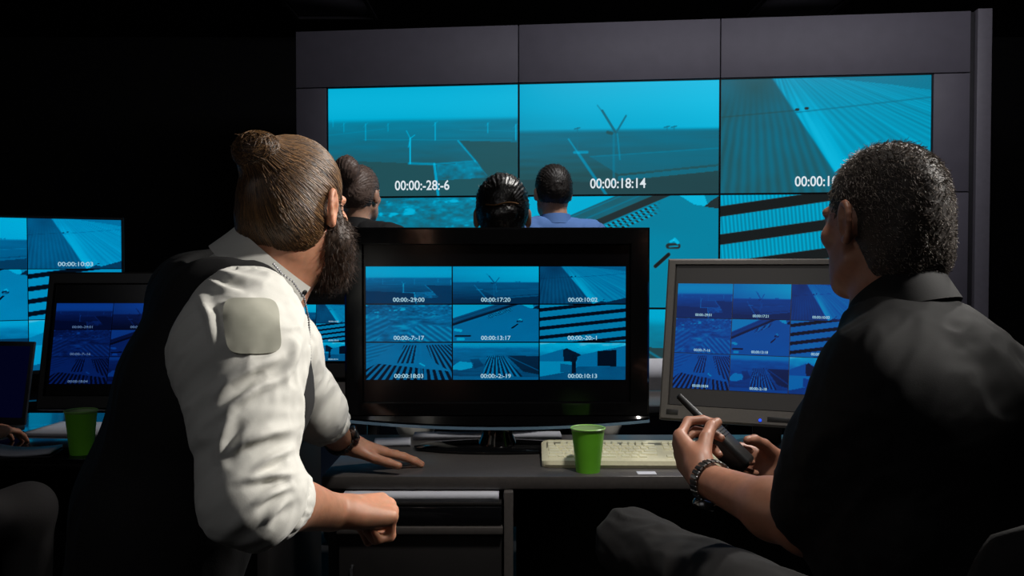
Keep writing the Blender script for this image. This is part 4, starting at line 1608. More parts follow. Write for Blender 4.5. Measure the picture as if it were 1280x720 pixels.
# beard
BEARD = hair_mat('dark_brown_beard', [(26, 18, 13), (48, 33, 24), (72, 52, 38), (34, 24, 18)], 0.55, 0.4)
BB = Body()
L = lambda x, y, z: c + Rh @ V(x, y, z)
for q in (-1, 1):
    BB.rc(L(q * .066, .016, .004), L(q * .062, .022, -.055), .008, .020, .02)
    BB.el(L(q * .058, .045, -.050), (.014, .034, .034), Rh, .02)
    BB.rc(L(q * .062, .022, -.055), L(q * .028, .070, -.095), .020, .032, .03)
BB.el(L(0, .076, -.102), (.040, .030, .032), Rh, .03)
BB.el(L(0, .046, -.095), (.052, .04, .026), Rh, .03)
BB.rc(L(-.026, .090, -.048), L(.026, .090, -.048), .008, None, .01)
bobj, bv, bf = solid('beard', BB, .0035, BEARD, pl, 1, post=lambda v, f: v + normals(v, f) * ((fbm((v - c) @ Rh * np.array([160, 160, 60]), 3) - .5) * .009)[:, None])
bn = normals(bv, bf)
qi = RNG.choice(len(bv), 2600)
q0 = bv[qi]
dirs = bn[qi] * 0.75 + (Rh @ V(0, .12, -.75))[None] + RNG.normal(0, .28, (2600, 3))
dirs /= np.linalg.norm(dirs, axis=1, keepdims=True)
ln = RNG.uniform(.007, .017, (2600, 1))
bend = RNG.normal(0, .3, (2600, 3))
pp = np.stack([q0 + (dirs * t + bend * t * t * .5) * ln for t in np.linspace(0, 1, 5)], 1)
v_, f_ = strands(pp, .0006, .0002)
raw('beard_strands', v_, f_, BEARD, bobj, off=np.array(pl.location))

# white shirt
SHIRT = mat('white_cotton', (216, 214, 206), 0.82, var=0.04, scale=900, bump=0.12, sheen=0.15)
B = Body()
trunk(B, [H, Wst, Ch, Up], rt, [.078, .065, .072, .070], [.108, .100, .112, .086])
for s_ in (SR, SL):
    B.rc(Nb + V(-.01, 0, -.025), s_, .060, .056, .05)
elR = SR + (ER - SR) * .97
s1, s2 = P(301, 440, 1.305), P(308, 528, 1.26)
B.rc(SR, s1, .066, .086, .05)
B.rc(s1, s2, .082, .066, .05)
B.rc(s2, ER + V(-.003, 0, -.004), .066, .064, .03)
fR = nrm(WR - ER)
B.rc(ER, ER + fR * .045, .063, .056, .03)
B.rc(SL, SL + (EL - SL) * .5, .070, .066, .04)
B.rc(SL + (EL - SL) * .5, EL, .066, .058, .04)
fL = nrm(WL - EL)
B.rc(EL, EL + fL * .07, .056, .048, .03)
# neck opening
B.rc(Nb + V(.012, .0, .0), Nb + V(.05, .02, .09), .060, .075, .012, sub=True)
def armmask(p):
    pass
fold_sets = [dict(amp=.005, scale=9, axis=(0.75, -.2, .65), squeeze=.25, seed=3.3), dict(amp=.0045, scale=20, axis=(.78, -.1, .6), squeeze=.16, seed=8.1)]
CREASES = [[(352, 446), (318, 458), (286, 478), (264, 500), 7, .008], [(356, 470), (322, 484), (290, 506), (268, 524), 6, .007], [(364, 536), (338, 540), (306, 552), (276, 572), 7, .009],
           [(366, 560), (340, 572), (312, 592), 5, .007], [(366, 592), (336, 594), (300, 602), 5, .008], [(364, 606), (338, 618), (314, 632), 5, .007], [(360, 622), (342, 640), (330, 656), 5, .006],
           [(262, 352), (282, 362), (306, 366), 5, .006], [(272, 340), (300, 348), (336, 352), 6, .006], [(250, 372), (262, 396), (266, 430), 6, .006], [(376, 420), (368, 450), (352, 480), 6, .006], [(290, 516), (276, 548), (270, 584), 7, .006]]


def to_px(v):
    q = v - CAM
    c_, s_ = math.cos(-PITCH), math.sin(-PITCH)
    y, z = q[:, 1] * c_ - q[:, 2] * s_, q[:, 1] * s_ + q[:, 2] * c_
    return 640 + FPX * q[:, 0] / y, 360 - FPX * z / y


def creases(v, f):
    """raised cloth creases with a hollow below each, on the near sleeve"""
    n = normals(v, f)
    x, y = to_px(v)
    near = (v[:, 1] < 1.40) & ((n * (CAM - v)).sum(1) > 0)
    d = np.zeros(len(v))
    for c_ in CREASES:
        pts, wd, am = c_[:-2], c_[-2], c_[-1]
        best = np.full(len(v), 1e9)
        sgn = np.zeros(len(v))
        tt = np.zeros(len(v))
        m_ = len(pts) - 1
        for i in range(m_):
            (x0, y0), (x1, y1) = pts[i], pts[i + 1]
            dx, dy = x1 - x0, y1 - y0
            t = np.clip(((x - x0) * dx + (y - y0) * dy) / (dx * dx + dy * dy), 0, 1)
            ex, ey = x - x0 - t * dx, y - y0 - t * dy
            e = np.hypot(ex, ey)
            k = e < best
            best = np.where(k, e, best)
            sgn = np.where(k, np.sign(ex * dy - ey * dx), sgn)
            tt = np.where(k, (i + t) / m_, tt)
        s_ = best * sgn
        fade = np.sin(np.clip(tt, 0, 1) * PI * .9 + .25).clip(0, 1)
        d += am * fade * (np.exp(-(s_ / wd) ** 2) - .75 * np.exp(-((s_ - 2.0 * wd) / (wd * 1.2)) ** 2) - .3 * np.exp(-((s_ + 2.0 * wd) / (wd * 1.4)) ** 2))
    return v + n * np.where(near, d, 0)[:, None]


sh_obj, sh_v, sh_f = solid('shirt', B, .0032, SHIRT, pl, 2, fold=fold_sets, post=creases)
# rolled cuffs
for (e_, d_, r_, off_, nm) in ((ER, fR, .055, .040, 'rolled_cuff'), (EL, fL, .047, .066, 'rolled_cuff')):
    B = Body()
    a = nrm(np.cross(d_, (0, 0, 1)))
    b = np.cross(d_, a)
    for ring in range(3):
        pts = [e_ + d_ * (off_ + ring * .013 - .004) + (a * math.cos(t) + b * math.sin(t)) * (r_ - ring * .003 + .003 * math.sin(3 * t + ring)) for t in np.linspace(0, 2 * PI, 25)]
        B.chain(pts, [.0095] * 25, .006)
    solid(nm, B, .003, SHIRT, pl, 1, fold=dict(amp=.003, scale=40, axis=d_, squeeze=.3, seed=1.0))
# sleeve patch laid on the near sleeve
bvh = BVHTree.FromPolygons([Vector(p) for p in sh_v], [tuple(q) for q in sh_f])
def lay(px0, py0, px1, py1, nx, ny, d, lift, warp=None, corner=.12):
    """project a rounded square seen on the sleeve onto the cloth"""
    v, f = [], []
    for j in range(ny + 1):
        for i in range(nx + 1):
            a, b = i / nx * 2 - 1, j / ny * 2 - 1
            r = max(abs(a), abs(b))
            l = (abs(a) ** 5 + abs(b) ** 5) ** .2
            k = r / l if l > 0 else 1
            a, b = a * k, b * k
            tgt = P(px0 + (px1 - px0) * (a + 1) / 2 + (b * 3), py0 + (py1 - py0) * (b + 1) / 2, d)
            o = CAM
            hit, nn, _, _ = bvh.ray_cast(Vector(o), Vector(nrm(tgt - o)))
            v.append(np.array(hit) - nrm(tgt - o) * lift if hit else tgt)
    for j in range(ny):
        for i in range(nx):
            q = j * (nx + 1) + i
            f.append((q, q + 1, q + nx + 2, q + nx + 1))
    return np.array(v), np.array(f)
def patch(name, v, f, m, parent, t):
    n = normals(v, f)
    if (n.mean(0) @ (CAM - v.mean(0))) < 0:
        n = -n
        f = f[:, ::-1]
    N = len(v)
    for _ in range(2):
        pass
    vv = np.concatenate([v + n * t, v - n * .004])
    e = {}
    for q in f:
        for k in range(4):
            e.setdefault((min(q[k], q[(k + 1) % 4]), max(q[k], q[(k + 1) % 4])), []).append((q[k], q[(k + 1) % 4]))
    sides = [(b, a, a + N, b + N) for l in e.values() if len(l) == 1 for a, b in l]
    ff_ = np.concatenate([f, f[:, ::-1] + N, np.array(sides)])
    return raw(name, vv, ff_, m, parent, off=np.array(pl.location), angle=60)
pv, pf = lay(281, 374, 349, 442, 16, 16, 1.25, .0)
for _ in range(3):
    qv = pv.reshape(17, 17, 3).copy()
    qv[1:-1, 1:-1] = (qv[:-2, 1:-1] + qv[2:, 1:-1] + qv[1:-1, :-2] + qv[1:-1, 2:]) / 4
    pv = qv.reshape(-1, 3)
PATCH = mat('grey_green_patch', (186, 184, 170), 0.8, var=.06, scale=11, rgb2=(138, 138, 124), bump=.1)
po = patch('sleeve_patch', pv, pf, PATCH, pl, .003)
collar('shirt_collar', P(322, 350, 1.51), nrm((.64, .10, .76)), nrm((-.76, -.20, 0.6)), .078, SHIRT, pl, hgt=.046, fall=.052, tip=.078, flare=.016, span=150, drop=.0)
cob = bpy.data.objects['shirt_collar']
cbv = BVHTree.FromPolygons([v_.co + pl.location for v_ in cob.data.vertices], [tuple(q.vertices) for q in cob.data.polygons])
for bx, by in ((386, 374), (384, 370), (380, 366), (376, 364)):
    rd = Vector(nrm(P(bx, by, 1.4) - CAM))
    hit, nn, _, _ = cbv.ray_cast(Vector(CAM), rd)
    if hit is not None:
        nn = nn if nn.dot(rd) < 0 else -nn
        bm = bmesh.new()
        add_lathe(bm, [(.0055, 0), (.0055, .0015), (.004, .0025), (.001, .0018)], 16, M=Matrix.Translation(hit - pl.location) @ nn.to_track_quat('Z', 'Y').to_matrix().to_4x4())
        from_bm('collar_button', bm, BLACKPL, cob)
        break
# waistcoat
VEST = mat('black_waistcoat_cloth', (15, 14, 15), 0.85, var=.2, scale=500, bump=.15)
B = Body()
trunk(B, [H + (Wst - H) * .1, Wst, Ch, Up], rt, [.085, .075, .085, .078], [.130, .124, .134, .102])
B.rc(P(236, 366, 1.60), P(258, 380, 1.44), .064, .054, .05)
for s_, q in ((SR, 1), (SL, -1)):
    B.rc(Nb + V(-.02, 0, -.035), Nb + (s_ - Nb) * .92 + V(-.005, 0, 0), .066, .064, .05)
for s_, e_ in ((SR, ER), (SL, EL)):
    B.rc(s_ + (e_ - s_) * .30 + nrm(s_ - Up) * .03, s_ + (e_ - s_) * .75 + nrm(s_ - Up) * .03, .082, .070, .012, sub=True)
B.rc(Nb + V(.0, .0, .03), Nb + V(.09, .04, .05), .098, .10, .015, sub=True)
solid('waistcoat', B, .005, VEST, pl, 2, fold=dict(amp=.005, scale=8, axis=(0.3, 0, 1), squeeze=.5, seed=4.0))
# bead chain hanging from the collar
fw = nrm(np.cross((0, 0, 1), rt))
bm = bmesh.new()
cp = [P(342, 330, 1.41), P(352, 342, 1.395), P(366, 352, 1.395), P(380, 372, 1.42), P(386, 400, 1.46), P(388, 440, 1.50), P(388, 480, 1.50), P(387, 522, 1.50), P(381, 528, 1.50), P(377, 520, 1.51), P(377, 490, 1.52)]
acc = []
for a_, b_ in zip(cp, cp[1:]):
    n_ = max(2, int(np.linalg.norm(b_ - a_) / .0052))
    acc += [a_ + (b_ - a_) * i / n_ for i in range(n_)]
for p_ in acc:
    bmesh.ops.create_icosphere(bm, subdivisions=1, radius=.0021, matrix=Matrix.Translation(Vector(p_ - np.array(pl.location))))
from_bm('bead_chain', bm, SILVER, pl)
watch(pl, WL + (EL - WL) * .10, nrm(WL - EL), .035, metal=False, face_dir=(0.3, -.8, .6))
# trousers and shoes
TROU = mat('dark_trousers', (15, 14, 14), 0.9, var=.12, scale=500, bump=.15)
kn1, kn2 = H + rt * .10 + V(.42, .10, -.05), H - rt * .10 + V(.43, .20, -.04)
an1, an2 = V(kn1[0] - .02, kn1[1], .12), V(kn2[0] + .04, kn2[1], .12)
B = Body()
B.chain([H + V(0, 0, .06), H], [.125, .13], .05)
B.rc(H - rt * .08, H + rt * .08, .12, .12, .05)
legs(B, [H + rt * .09, H - rt * .09], [kn1, kn2], [an1, an2])
solid('trousers', B, .007, TROU, pl, 2, fold=dict(amp=.008, scale=9, axis=(1, .3, 0), squeeze=.5))
for q in (an1, an2):
    B = Body()
    shoe(B, (q[0] - .02, q[1], .042), (q[0] + .17, q[1] + .05, .040))
    solid('shoe', B, .005, BLACKPL, pl, 1)
office_chair('black office chair under the man with the hair bun', H[0] - .03, H[1], math.atan2(-.92, .40) + 0.0, seat_z=H[2] - .125, back_h=.36, back_y=-.30)

# ================================================================== the man with the handset
pr = thing('person', 'seated grey-haired man in a black short-sleeved shirt gripping a handset', 'person', (0.62, 1.30, 0.0))
c = P(1105, 276, 1.34)
Rh = frame((-.36, .93, -.04))
HS = .90
rt = nrm((.80, .60, 0))
H, Wst, Ch, Up, Nb = P(1195, 850, 1.30), P(1182, 650, 1.29), P(1170, 525, 1.285), P(1152, 462, 1.29), P(1128, 398, 1.30)
SLr, ELr, WLr = P(1098, 482, 1.20), P(1010, 655, 1.28), P(884, 600, 1.52)
SRr, ERr, WRr = P(1206, 480, 1.42), P(1128, 612, 1.65), P(990, 588, 1.755)
B = Body()
head(B, c, Rh, HS)
neck_top = c + Rh @ V(0, -.032, -.06)
B.rc(neck_top, Nb + V(0, 0, -.02), .050, .056, .03)
B.rc(c + Rh @ V(0, .0, -.085), Nb + V(-.02, .02, -.03), .036, .046, .03)
trunk(B, [H, Wst, Ch, Up], rt, [.08, .07, .08, .08], [.10, .095, .10, .08])
for s_ in (SLr, SRr):
    B.rc(Nb + V(0, 0, -.03), s_, .052, .05, .05)
arm(B, SLr, ELr, WLr, (.050, .046, .041, .027))
arm(B, SRr, ERr, WRr, (.052, .048, .046, .029))
# handset axis
r0, r1 = P(848, 499, 1.705), P(934, 584, 1.655)
rax = nrm(r0 - r1)
# left hand: thumb and forefinger pinching the top of the body
f1 = nrm(P(848, 556, 1.62) - WLr)
tL = hand(B, WLr + f1 * .012, f1, nrm(V(.80, .45, .25)), -1, s=.98, spread=.06,
     curls=[(.75, 1.0, .5), (1.05, 1.1, .6), (1.2, 1.2, .7), (1.3, 1.2, .7)], thumb=(0, .25, .35), thumb_dir=(.80, .30, .55))
# right hand wraps the body from below
f2 = nrm(V(-.98, .02, .16))
tR = hand(B, WRr + f2 * .012, f2, nrm(V(.05, -1, .12)), 1, s=.98, spread=.03,
     curls=[(.85, 1.20, .8), (.95, 1.25, .8), (1.02, 1.3, .8), (1.08, 1.3, .8)], thumb=(0, .3, .3), thumb_dir=(.72, .42, .45))
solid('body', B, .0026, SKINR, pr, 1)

HAIRR = hair_mat('grey_flecked_hair', [(50, 42, 37), (84, 73, 65), (140, 128, 116), (64, 56, 50), (170, 160, 150)], 0.42, 0.5)
HB = Body()
hair_cap(HB, c, Rh, HS, lift=.003)
HB.rc(c + Rh @ V(-.02, -.046, -.052), c + Rh @ V(.02, -.046, -.052), .044, None, .03)
cap_trim(HB, c, Rh, HS, nape=-.093)
hobj, hv, hf_ = solid('hair', HB, .0032, hair_mat('dark_grey_roots', [(50, 44, 40), (56, 49, 44)], .6, .3), pr, 1, post=lambda v, f: v + normals(v, f) * ((fbm((v - c) @ Rh * 130, 3) - .5) * .003)[:, None])
hn = normals(hv, hf_)
loc = (hv - c) @ Rh
N_ = 11000
qi = RNG.choice(len(hv), N_)
q0 = hv[qi] - hn[qi] * .001
up_ = np.clip((loc[qi, 2] + .02) / .12, 0, 1)[:, None]
flow = np.stack([loc[qi, 0] * 3, np.where(loc[qi, 1] > .02, .2, -.55), -.4 + 0 * loc[qi, 0]], 1) @ Rh.T
dirs = hn[qi] * (.16 + .42 * up_ ** 2) + flow * .8 + RNG.normal(0, .16, (N_, 3))
dirs /= np.linalg.norm(dirs, axis=1, keepdims=True)
ln = (.006 + .006 * up_) * RNG.uniform(.6, 1.25, (N_, 1))
bend = -hn[qi] * .35 + RNG.normal(0, .15, (N_, 3))
pp = np.stack([q0 + (dirs * t + bend * t * t) * ln for t in np.linspace(0, 1, 5)], 1)
v_, f_ = strands(pp, .00055, .00025)
raw('hair_strands', v_, f_, HAIRR, hobj, off=np.array(pr.location))

BSHIRT = mat('black_shirt_cotton', (9, 8, 9), 0.75, var=.15, scale=700, bump=.12, spec=.3)
B = Body()
trunk(B, [H, Wst, Ch, Up], rt, [.10, .095, .085, .065], [.128, .120, .112, .085])
for s_ in (SLr, SRr):
    B.rc(Nb + V(0, 0, -.035), s_, .056, .058, .05)
B.rc(SLr, SLr + (ELr - SLr) * .5, .062, .065, .04)
B.rc(SLr + (ELr - SLr) * .5, SLr + (ELr - SLr) * .84, .065, .064, .04)
B.rc(SRr, SRr + (ERr - SRr) * .55, .064, .068, .05)
B.rc(SRr + (ERr - SRr) * .55, SRr + (ERr - SRr) * .85, .070, .068, .04)
B.rc(Nb + V(.0, -.005, -.04), Nb + V(-.008, .01, .004), .080, .060, .03)
B.rc(Nb + V(-.012, .015, .034), Nb + V(-.05, .06, .10), .056, .070, .012, sub=True)
solid('shirt', B, .005, BSHIRT, pr, 2, fold=[dict(amp=.007, scale=7, axis=(.5, .2, 1), squeeze=.5, seed=6.0), dict(amp=.003, scale=19, axis=(.8, .5, .3), squeeze=.4, seed=2.0)])
collar('shirt_collar', P(1124, 388, 1.312), nrm((-.16, .20, .96)), nrm((.48, -.87, 0.1)), .062, BSHIRT, pr, hgt=.050, fall=.050, tip=.078, flare=.022, span=148, drop=.035)
wax = nrm(WLr - ELr)
watch(pr, WLr - wax * .012, wax, .0345, metal=True, face_dir=(-.3, -.2, -1))
TROU2 = mat('grey_brown_trousers', (14, 11, 10), 0.9, var=.12, scale=500, bump=.15)
knL, knR = P(790, 678, 1.98), P(880, 760, 2.1)
hpL, hpR = H - rt * .09, H + rt * .09
B = Body()
B.rc(hpL, hpR, .125, .125, .05)
B.rc(H + V(0, 0, .07), H, .13, .13, .05)
anL, anR = V(knR[0] - .10, knR[1] + .12, .30), V(knR[0] + .02, knR[1] + .02, .12)
B.rc(hpL, knL, .092, .070, .05)
B.rc(knL, anL, .068, .046, .03)
B.rc(hpR, knR, .092, .066, .05)
B.rc(knR, anR, .064, .046, .03)
solid('trousers', B, .007, TROU2, pr, 2, fold=dict(amp=.009, scale=10, axis=(-.5, .8, .2), squeeze=.5))
for q, toe in ((anL, V(-.12, .14, -.03)), (anR, V(-.10, .15, 0))):
    B = Body()
    z0_ = q[2] - .075
    B.rc(V(q[0], q[1], z0_), V(q[0], q[1], z0_) + toe * .5, .040, .043, .02)
    B.rc(V(q[0], q[1], z0_) + toe * .5, V(q[0], q[1], z0_) + toe, .043, .033, .02)
    B.rc(V(q[0], q[1], z0_), V(q[0], q[1], z0_ + .07), .040, .046, .02)
    solid('shoe', B, .005, BLACKPL, pr, 1)
office_chair('black office chair under the man holding the handset', H[0] + .02, H[1] - .01, 0.2, seat_z=H[2] - .13, back_h=.34, back_w=.46, back_y=-.25, arms=False)

# ------------------------------------------------------------------ the handset
hs_ = thing('handset_radio', 'black two-way handset radio with a stubby aerial gripped in both hands', 'radio')
ctr = (r0 + r1) / 2
yv = nrm(V(.60, -.30, .72) - rax * (V(.60, -.30, .72) @ rax))
xv = np.cross(yv, rax)
Mh = Matrix((Vector(xv), Vector(yv), Vector(rax))).transposed().to_4x4()
Mh.translation = Vector(r1)
hs_.matrix_world = Mh
LEN = float(np.linalg.norm(r0 - r1))
RADIO = mat('black_radio_plastic', (11, 11, 12), 0.42, var=.1, scale=220, bump=.05)
bm = bmesh.new()
bl = LEN * .62
add_box(bm, (0, 0, bl / 2), (.056, .034, bl), .008, seg=3)
add_box(bm, (0, -.006, bl * .36), (.058, .030, bl * .6), .006, seg=2)
from_bm('case', bm, RADIO, hs_)
bm = bmesh.new()
add_lathe(bm, [(.0085, 0), (.0085, .012), (.0070, .016), (.0062, LEN * .42), (.0045, LEN * .43), (.001, LEN * .432)], 20, (-.016, 0, bl - .002))
from_bm('aerial', bm, RADIO, hs_)
bm = bmesh.new()
for kx in (.006, .020):
    add_lathe(bm, [(.006, 0), (.006, .010), (.005, .012), (.001, .012)], 16, (kx, 0, bl - .001))
from_bm('knob', bm, RADIO, hs_)
bm = bmesh.new()
add_box(bm, (-.0295, 0, bl * .66), (.004, .012, .034), .0015)
from_bm('talk_button', bm, mat('grey_rubber', (40, 40, 42), .6), hs_)
bm = bmesh.new()
for i in range(5):
    add_box(bm, (0, .0175, bl * .62 + i * .006), (.034, .002, .0025), .0006, seg=1)
from_bm('speaker_grille', bm, mat('grille_black', (8, 8, 8), .6), hs_)

# ================================================================== people farther off
def quick_person(label, hc, fwd, stand, skin, top, trouser, hairm, hair_kind, s=0.97, vox=.007, arms=None, torso_fwd=None, hip=None, sleeves=None, vest=None, collar_m=None, knees=None, neck=.175):
    R = frame(fwd)
    hc = np.asarray(hc, float)
    p = thing('person', label, 'person', (hc[0], hc[1], 0))
    tf = nrm(torso_fwd if torso_fwd is not None else (fwd[0], fwd[1], 0))
    rt_ = nrm(np.cross(tf, (0, 0, 1)))
    nb = hc - tf * .04 + V(0, 0, -neck)
    hipz = nb[2] - .52 if stand else hip
    h = V(nb[0], nb[1], hipz) - tf * (.0 if stand else .03)
    wst = h + (nb - h) * .32
    ch = h + (nb - h) * .66
    up = h + (nb - h) * .88
    S = [up + rt_ * .175 * q + V(0, 0, .01) for q in (-1, 1)]
    if arms is None:
        E = [S[i] + rt_ * q * .05 + V(0, 0, -.29) - tf * .01 for i, q in enumerate((-1, 1))]
        Wr = [E[i] + tf * (.16) - rt_ * q * .03 + V(0, 0, -.17) for i, q in enumerate((-1, 1))]
    else:
        E, Wr = arms
    B = Body()
    head(B, hc, R, s, ears='flat', fine=True)
    B.rc(hc + R @ V(0, -.03, -.06), nb + V(0, 0, -.02), .053, .06, .03)
    trunk(B, [h, wst, ch, up], rt_, [.07, .06, .07, .07], [.09, .085, .09, .075])
    for i in range(2):
        B.rc(nb + V(0, 0, -.04), S[i], .045, .045, .05)
        arm(B, S[i], E[i], Wr[i], (.045, .042, .040, .027))
        fdir = nrm(Wr[i] - E[i])
        hand(B, Wr[i] + fdir * .012, fdir, nrm(V(0, 0, -1) - tf * .2) if abs(fdir[2]) < .8 else rt_ * (1 if i == 0 else -1), (-1, 1)[i], s=.95)
    solid('body', B, .0038, skin, p, 1)
    B = Body()
    trunk(B, [h, wst, ch, up], rt_, [.08, .07, .08, .08], [.105, .10, .107, .088])
    for i in range(2):
        B.rc(nb + V(0, 0, -.05), S[i], .056, .058, .05)
        if sleeves is None or sleeves is top:
            B.rc(S[i], E[i], .060, .054, .04)
            B.rc(E[i], E[i] + (Wr[i] - E[i]) * .9, .052, .040, .03)
    B.rc(nb + V(0, 0, .02), nb + V(0, 0, .1) + tf * .02, .058, .07, .01, sub=True)
    tp, _, _ = solid('waistcoat' if vest else 'shirt', B, vox, top, p, 2, fold=dict(amp=.008, scale=9, axis=(0, 0, 1), squeeze=.5, seed=hc[0]))
    if sleeves is not None and sleeves is not top:
        for i in range(2):
            B = Body()
            B.rc(S[i] + (E[i] - S[i]) * .08, E[i], .064, .060, .04)
            B.rc(E[i], E[i] + (Wr[i] - E[i]) * .85, .058, .042, .03)
            solid('sleeve', B, vox, sleeves, p, 2, fold=dict(amp=.008, scale=14, axis=E[i] - S[i], squeeze=.4, seed=i))
    collar('shirt_collar', nb + V(0, 0, -.004), nrm(hc - nb + V(0, 0, .1)), -tf, .066, collar_m or top, p, hgt=.038, fall=.045, tip=.065, flare=.014, span=150)
    B = Body()
    B.rc(h - rt_ * .07, h + rt_ * .07, .112, .112, .05)
    if stand:
        kn = [V(h[0], h[1], hipz * .53) + rt_ * q * .09 for q in (-1, 1)]
        an = [V(h[0], h[1], .12) + rt_ * q * .10 for q in (-1, 1)]
    else:
        kn = [h + tf * .42 + rt_ * q * .12 for q in (-1, 1)]
        an = [V(k_[0], k_[1], .12) for k_ in kn]
    if knees is not None:
        kn = knees
        an = [V(k_[0] - .05, k_[1] + .08, .12) for k_ in kn]
    legs(B, [h + rt_ * q * .08 for q in (-1, 1)], kn, an, (.085, .06, .045))
    solid('trousers', B, vox * 1.2, trouser, p, 2)
    for q in an:
        B = Body()
        shoe(B, V(q[0], q[1], .042) - tf * .03, V(q[0], q[1], .040) + tf * .16)
        solid('shoe', B, .006, BLACKPL, p, 1)
    HB = Body()
    hair_cap(HB, hc, R, s, .007)
    cap_trim(HB, hc, R, s, nape=-.075)
    if hair_kind == 'topbun':
        bc = hc + R @ V(-.008, -.108, .098)
        HB.rc(hc + R @ V(0, -.07, .07), bc, .030, .028, .02)
        HB.el(bc, (.058, .052, .066), R, .012)
    elif hair_kind == 'lowbun':
        bc = hc + R @ V(0, -.108, -.008)
        HB.el(bc, (.045, .026, .028), R, .010)
    def cmb(v, f):
        q = (v - hc) @ R
        return v + normals(v, f) * (np.sin(np.arctan2(q[:, 0], q[:, 2]) * 50 + 5 * fbm(q * 22, 2)) * .0012 + (fbm(q * 60, 2) - .5) * .004)[:, None]
    ho, hv_, hf2 = solid('hair', HB, vox * .6, hairm, p, 1, post=cmb)
    n_ = 1500
    hn_ = normals(hv_, hf2)
    qi_ = RNG.choice(len(hv_), n_)
    tang = np.cross(hn_[qi_], RNG.normal(0, .35, (n_, 3)) + R[:, 0][None])
    d_ = tang * (.9 if hair_kind != 'crop' else .4) + hn_[qi_] * (.16 if hair_kind != 'crop' else .5) + RNG.normal(0, .2, (n_, 3))
    l_ = RNG.uniform(.008, .022, (n_, 1)) * (1 if hair_kind != 'crop' else .7)
    pp_ = np.stack([hv_[qi_] + (d_ * t - hn_[qi_] * t * t * .25) * l_ for t in np.linspace(0, 1, 4)], 1)
    a_, b_ = strands(pp_, .0007, .0004)
    raw('hair_strands', a_, b_, hairm, ho, off=np.array(p.location))
    if hair_kind == 'lowbun':
        bm = bmesh.new()
        pts = [hc + R @ V(x, -.112 - .020 * (1 - (x / .05) ** 2), .022 + .004 * math.sin(x * 60)) - np.array(p.location) for x in np.linspace(-.05, .05, 15)]
        add_tube(bm, pts, .0025, 8)
        from_bm('hair_clip', bm, mat('bronze_clip', (150, 110, 70), .3, .7), p)
    return p


HAIRW = hair_mat('near_black_hair', [(16, 12, 11), (30, 23, 20), (22, 17, 15)], .38, .6)
HAIRG = hair_mat('dark_ash_hair', [(70, 58, 54), (48, 40, 38), (128, 104, 92), (60, 50, 46)], .5, .5)
HAIRB = hair_mat('dark_brown_hair', [(24, 20, 18), (38, 30, 26), (30, 25, 22)], .5, .4)
BLUESH = mat('light_blue_cotton', (74, 114, 176), .8, var=.05, scale=500, bump=.1)
JACKET = mat('black_jacket_cloth', (14, 14, 16), .8, var=.15, scale=400, bump=.1)
hcw = P(628, 268, 2.95)
qW = quick_person('seated woman with slicked dark hair and bronze clip seen over the television', hcw, (0, 1, -.03), False, SKIN2, VEST, TROU, HAIRW, 'lowbun', hip=.66, s=1.03,
    arms=([hcw + V(-.29, .10, -.68), hcw + V(.33, .10, -.68)], [hcw + V(-.20, .32, -.61), hcw + V(.20, .32, -.61)]), sleeves=SHIRT, vest=True, collar_m=SHIRT)
office_chair('black office chair under the seated woman behind the television', hcw[0], hcw[1] - .02, 0.0, seat_z=.535, arms=False, back_h=.30, back_w=.40, back_y=-.16)
quick_person('standing man with cropped dark hair in a light blue shirt facing the wall', P(691, 240, 4.15), (-.22, .97, 0), True, SKIN2, BLUESH, TROU, HAIRB, 'crop', s=.98, neck=.145)
quick_person('standing person with ash hair bun and black jacket left of the television', P(450, 243, 4.10), (.30, .95, .02), True, SKIN2, JACKET, TROU, HAIRG, 'topbun', s=1.04, neck=.15)

# the person at the laptop: only a hand and a knee reach into the frame
hq = V(-1.66, 1.86, 1.27)
qp = quick_person('seated person at the frame edge with a hand by the laptop', hq, (.1, .99, -.1), False, SKIN, JACKET, mat('faded_grey_trousers', (50, 47, 47), .9, var=.12, scale=400, bump=.15), HAIRB, 'crop', hip=.58,
    arms=([V(-1.92, 1.96, .84), V(-1.47, 2.12, .80)], [V(-1.74, 2.28, .80), V(-1.405, 2.385, .795)]), torso_fwd=(.35, .93, 0), knees=[V(-1.52, 2.22, .56), V(-1.165, 2.20, .650)])
office_chair('black office chair under the person at the laptop', hq[0] - .02, hq[1] - .07, -.25, seat_z=.455, arms=False, back_h=.42)
paper('paper_napkin', 'crumpled pale napkin under the resting hand beside the laptop', 'napkin', -1.28, 2.40, DZ, .16, .10, .15, .006, .012)
# ------------------------------------------------------------------ lights and camera
def spot(name, loc, tgt, energy, size, angle, blend=.6, col=(1, .96, .90)):
    l = bpy.data.lights.new(name, 'SPOT')
    l.energy = energy
    l.shadow_soft_size = size
    l.spot_size = math.radians(angle)
    l.spot_blend = blend
    l.color = col
    o = bpy.data.objects.new(name, l)
    COL.objects.link(o)
    o.location = loc
    o.rotation_euler = (Vector(tgt) - Vector(loc)).to_track_quat('-Z', 'Y').to_euler()
    return o


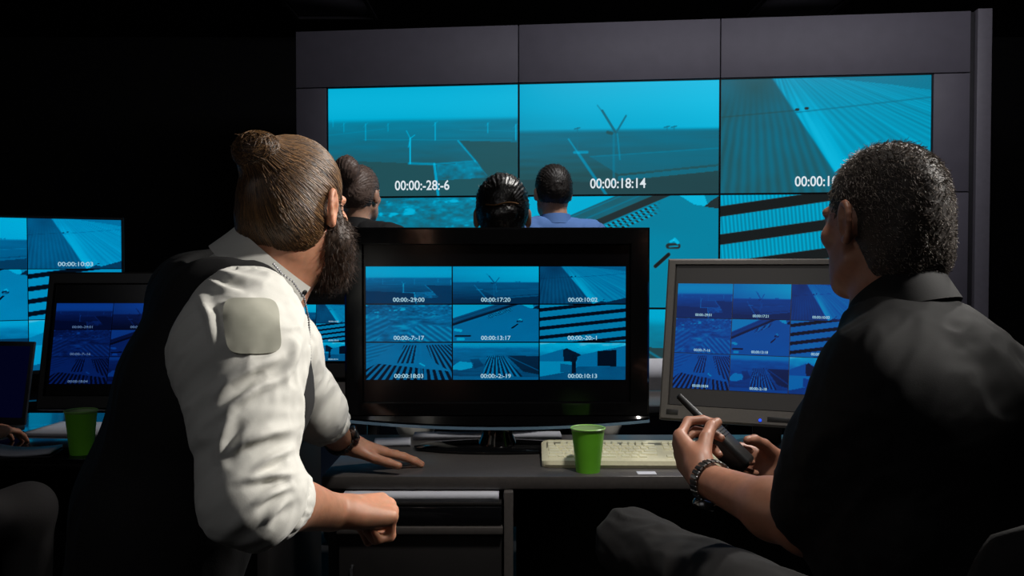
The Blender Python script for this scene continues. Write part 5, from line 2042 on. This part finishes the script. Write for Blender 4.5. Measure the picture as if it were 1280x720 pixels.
spot('sleeve_spot', (2.15, 1.28, 2.5), (-.36, 1.34, 1.05), 370, .12, 25, .5)
spot('desk_spot', (.50, 1.25, 3.0), (.12, 2.12, .78), 135, .12, 50, .7)
spot('rim_spot', (1.75, 3.0, 2.95), (.45, 1.42, 1.20), 200, .08, 44, .6)
spot('far_spot', (.8, 3.55, 3.1), (.0, 3.55, 1.3), 110, .10, 80, .7)


def area(name, loc, tgt, energy, sx, sy, col):
    l = bpy.data.lights.new(name, 'AREA')
    l.shape = 'RECTANGLE'
    l.size, l.size_y = sx, sy
    l.energy = energy
    l.color = col
    o = bpy.data.objects.new(name, l)
    COL.objects.link(o)
    o.location = loc
    o.rotation_euler = (Vector(tgt) - Vector(loc)).to_track_quat('-Z', 'Y').to_euler()


area('room_fill', (-1.2, -.6, 3.0), (-.6, 1.6, 1.0), 7.0, 2.0, 1.5, (.96, .96, 1.0))
al = bpy.data.lights.new('wall_wash', 'AREA')
al.shape = 'RECTANGLE'
al.size, al.size_y = 3.0, .6
al.energy = 27
al.color = (.93, .92, 1.0)
ao = bpy.data.objects.new('wall_wash', al)
COL.objects.link(ao)
ao.location = (1.2, 3.6, 3.1)
ao.rotation_euler = (Vector((1.2, 5.5, 1.6)) - Vector(ao.location)).to_track_quat('-Z', 'Y').to_euler()

w = bpy.data.worlds.new('dark_room')
SC.world = w
w.use_nodes = True
w.node_tree.nodes['Background'].inputs['Color'].default_value = (.010, .010, .012, 1)
w.node_tree.nodes['Background'].inputs['Strength'].default_value = .05

cam = bpy.data.cameras.new('camera')
cam.sensor_width = 36
cam.lens = FPX / 1280 * 36
cam.clip_start = .05
co = bpy.data.objects.new('camera', cam)
COL.objects.link(co)
co.location = CAM
co.rotation_euler = (PI / 2 + PITCH, 0, 0)
SC.camera = co
SC.view_settings.view_transform = 'Standard'
SC.view_settings.look = 'None'
SC.view_settings.exposure = 0.0
SC.view_settings.gamma = 1.0
SC.view_settings.use_curve_mapping = False
SC.cycles.use_denoising = True
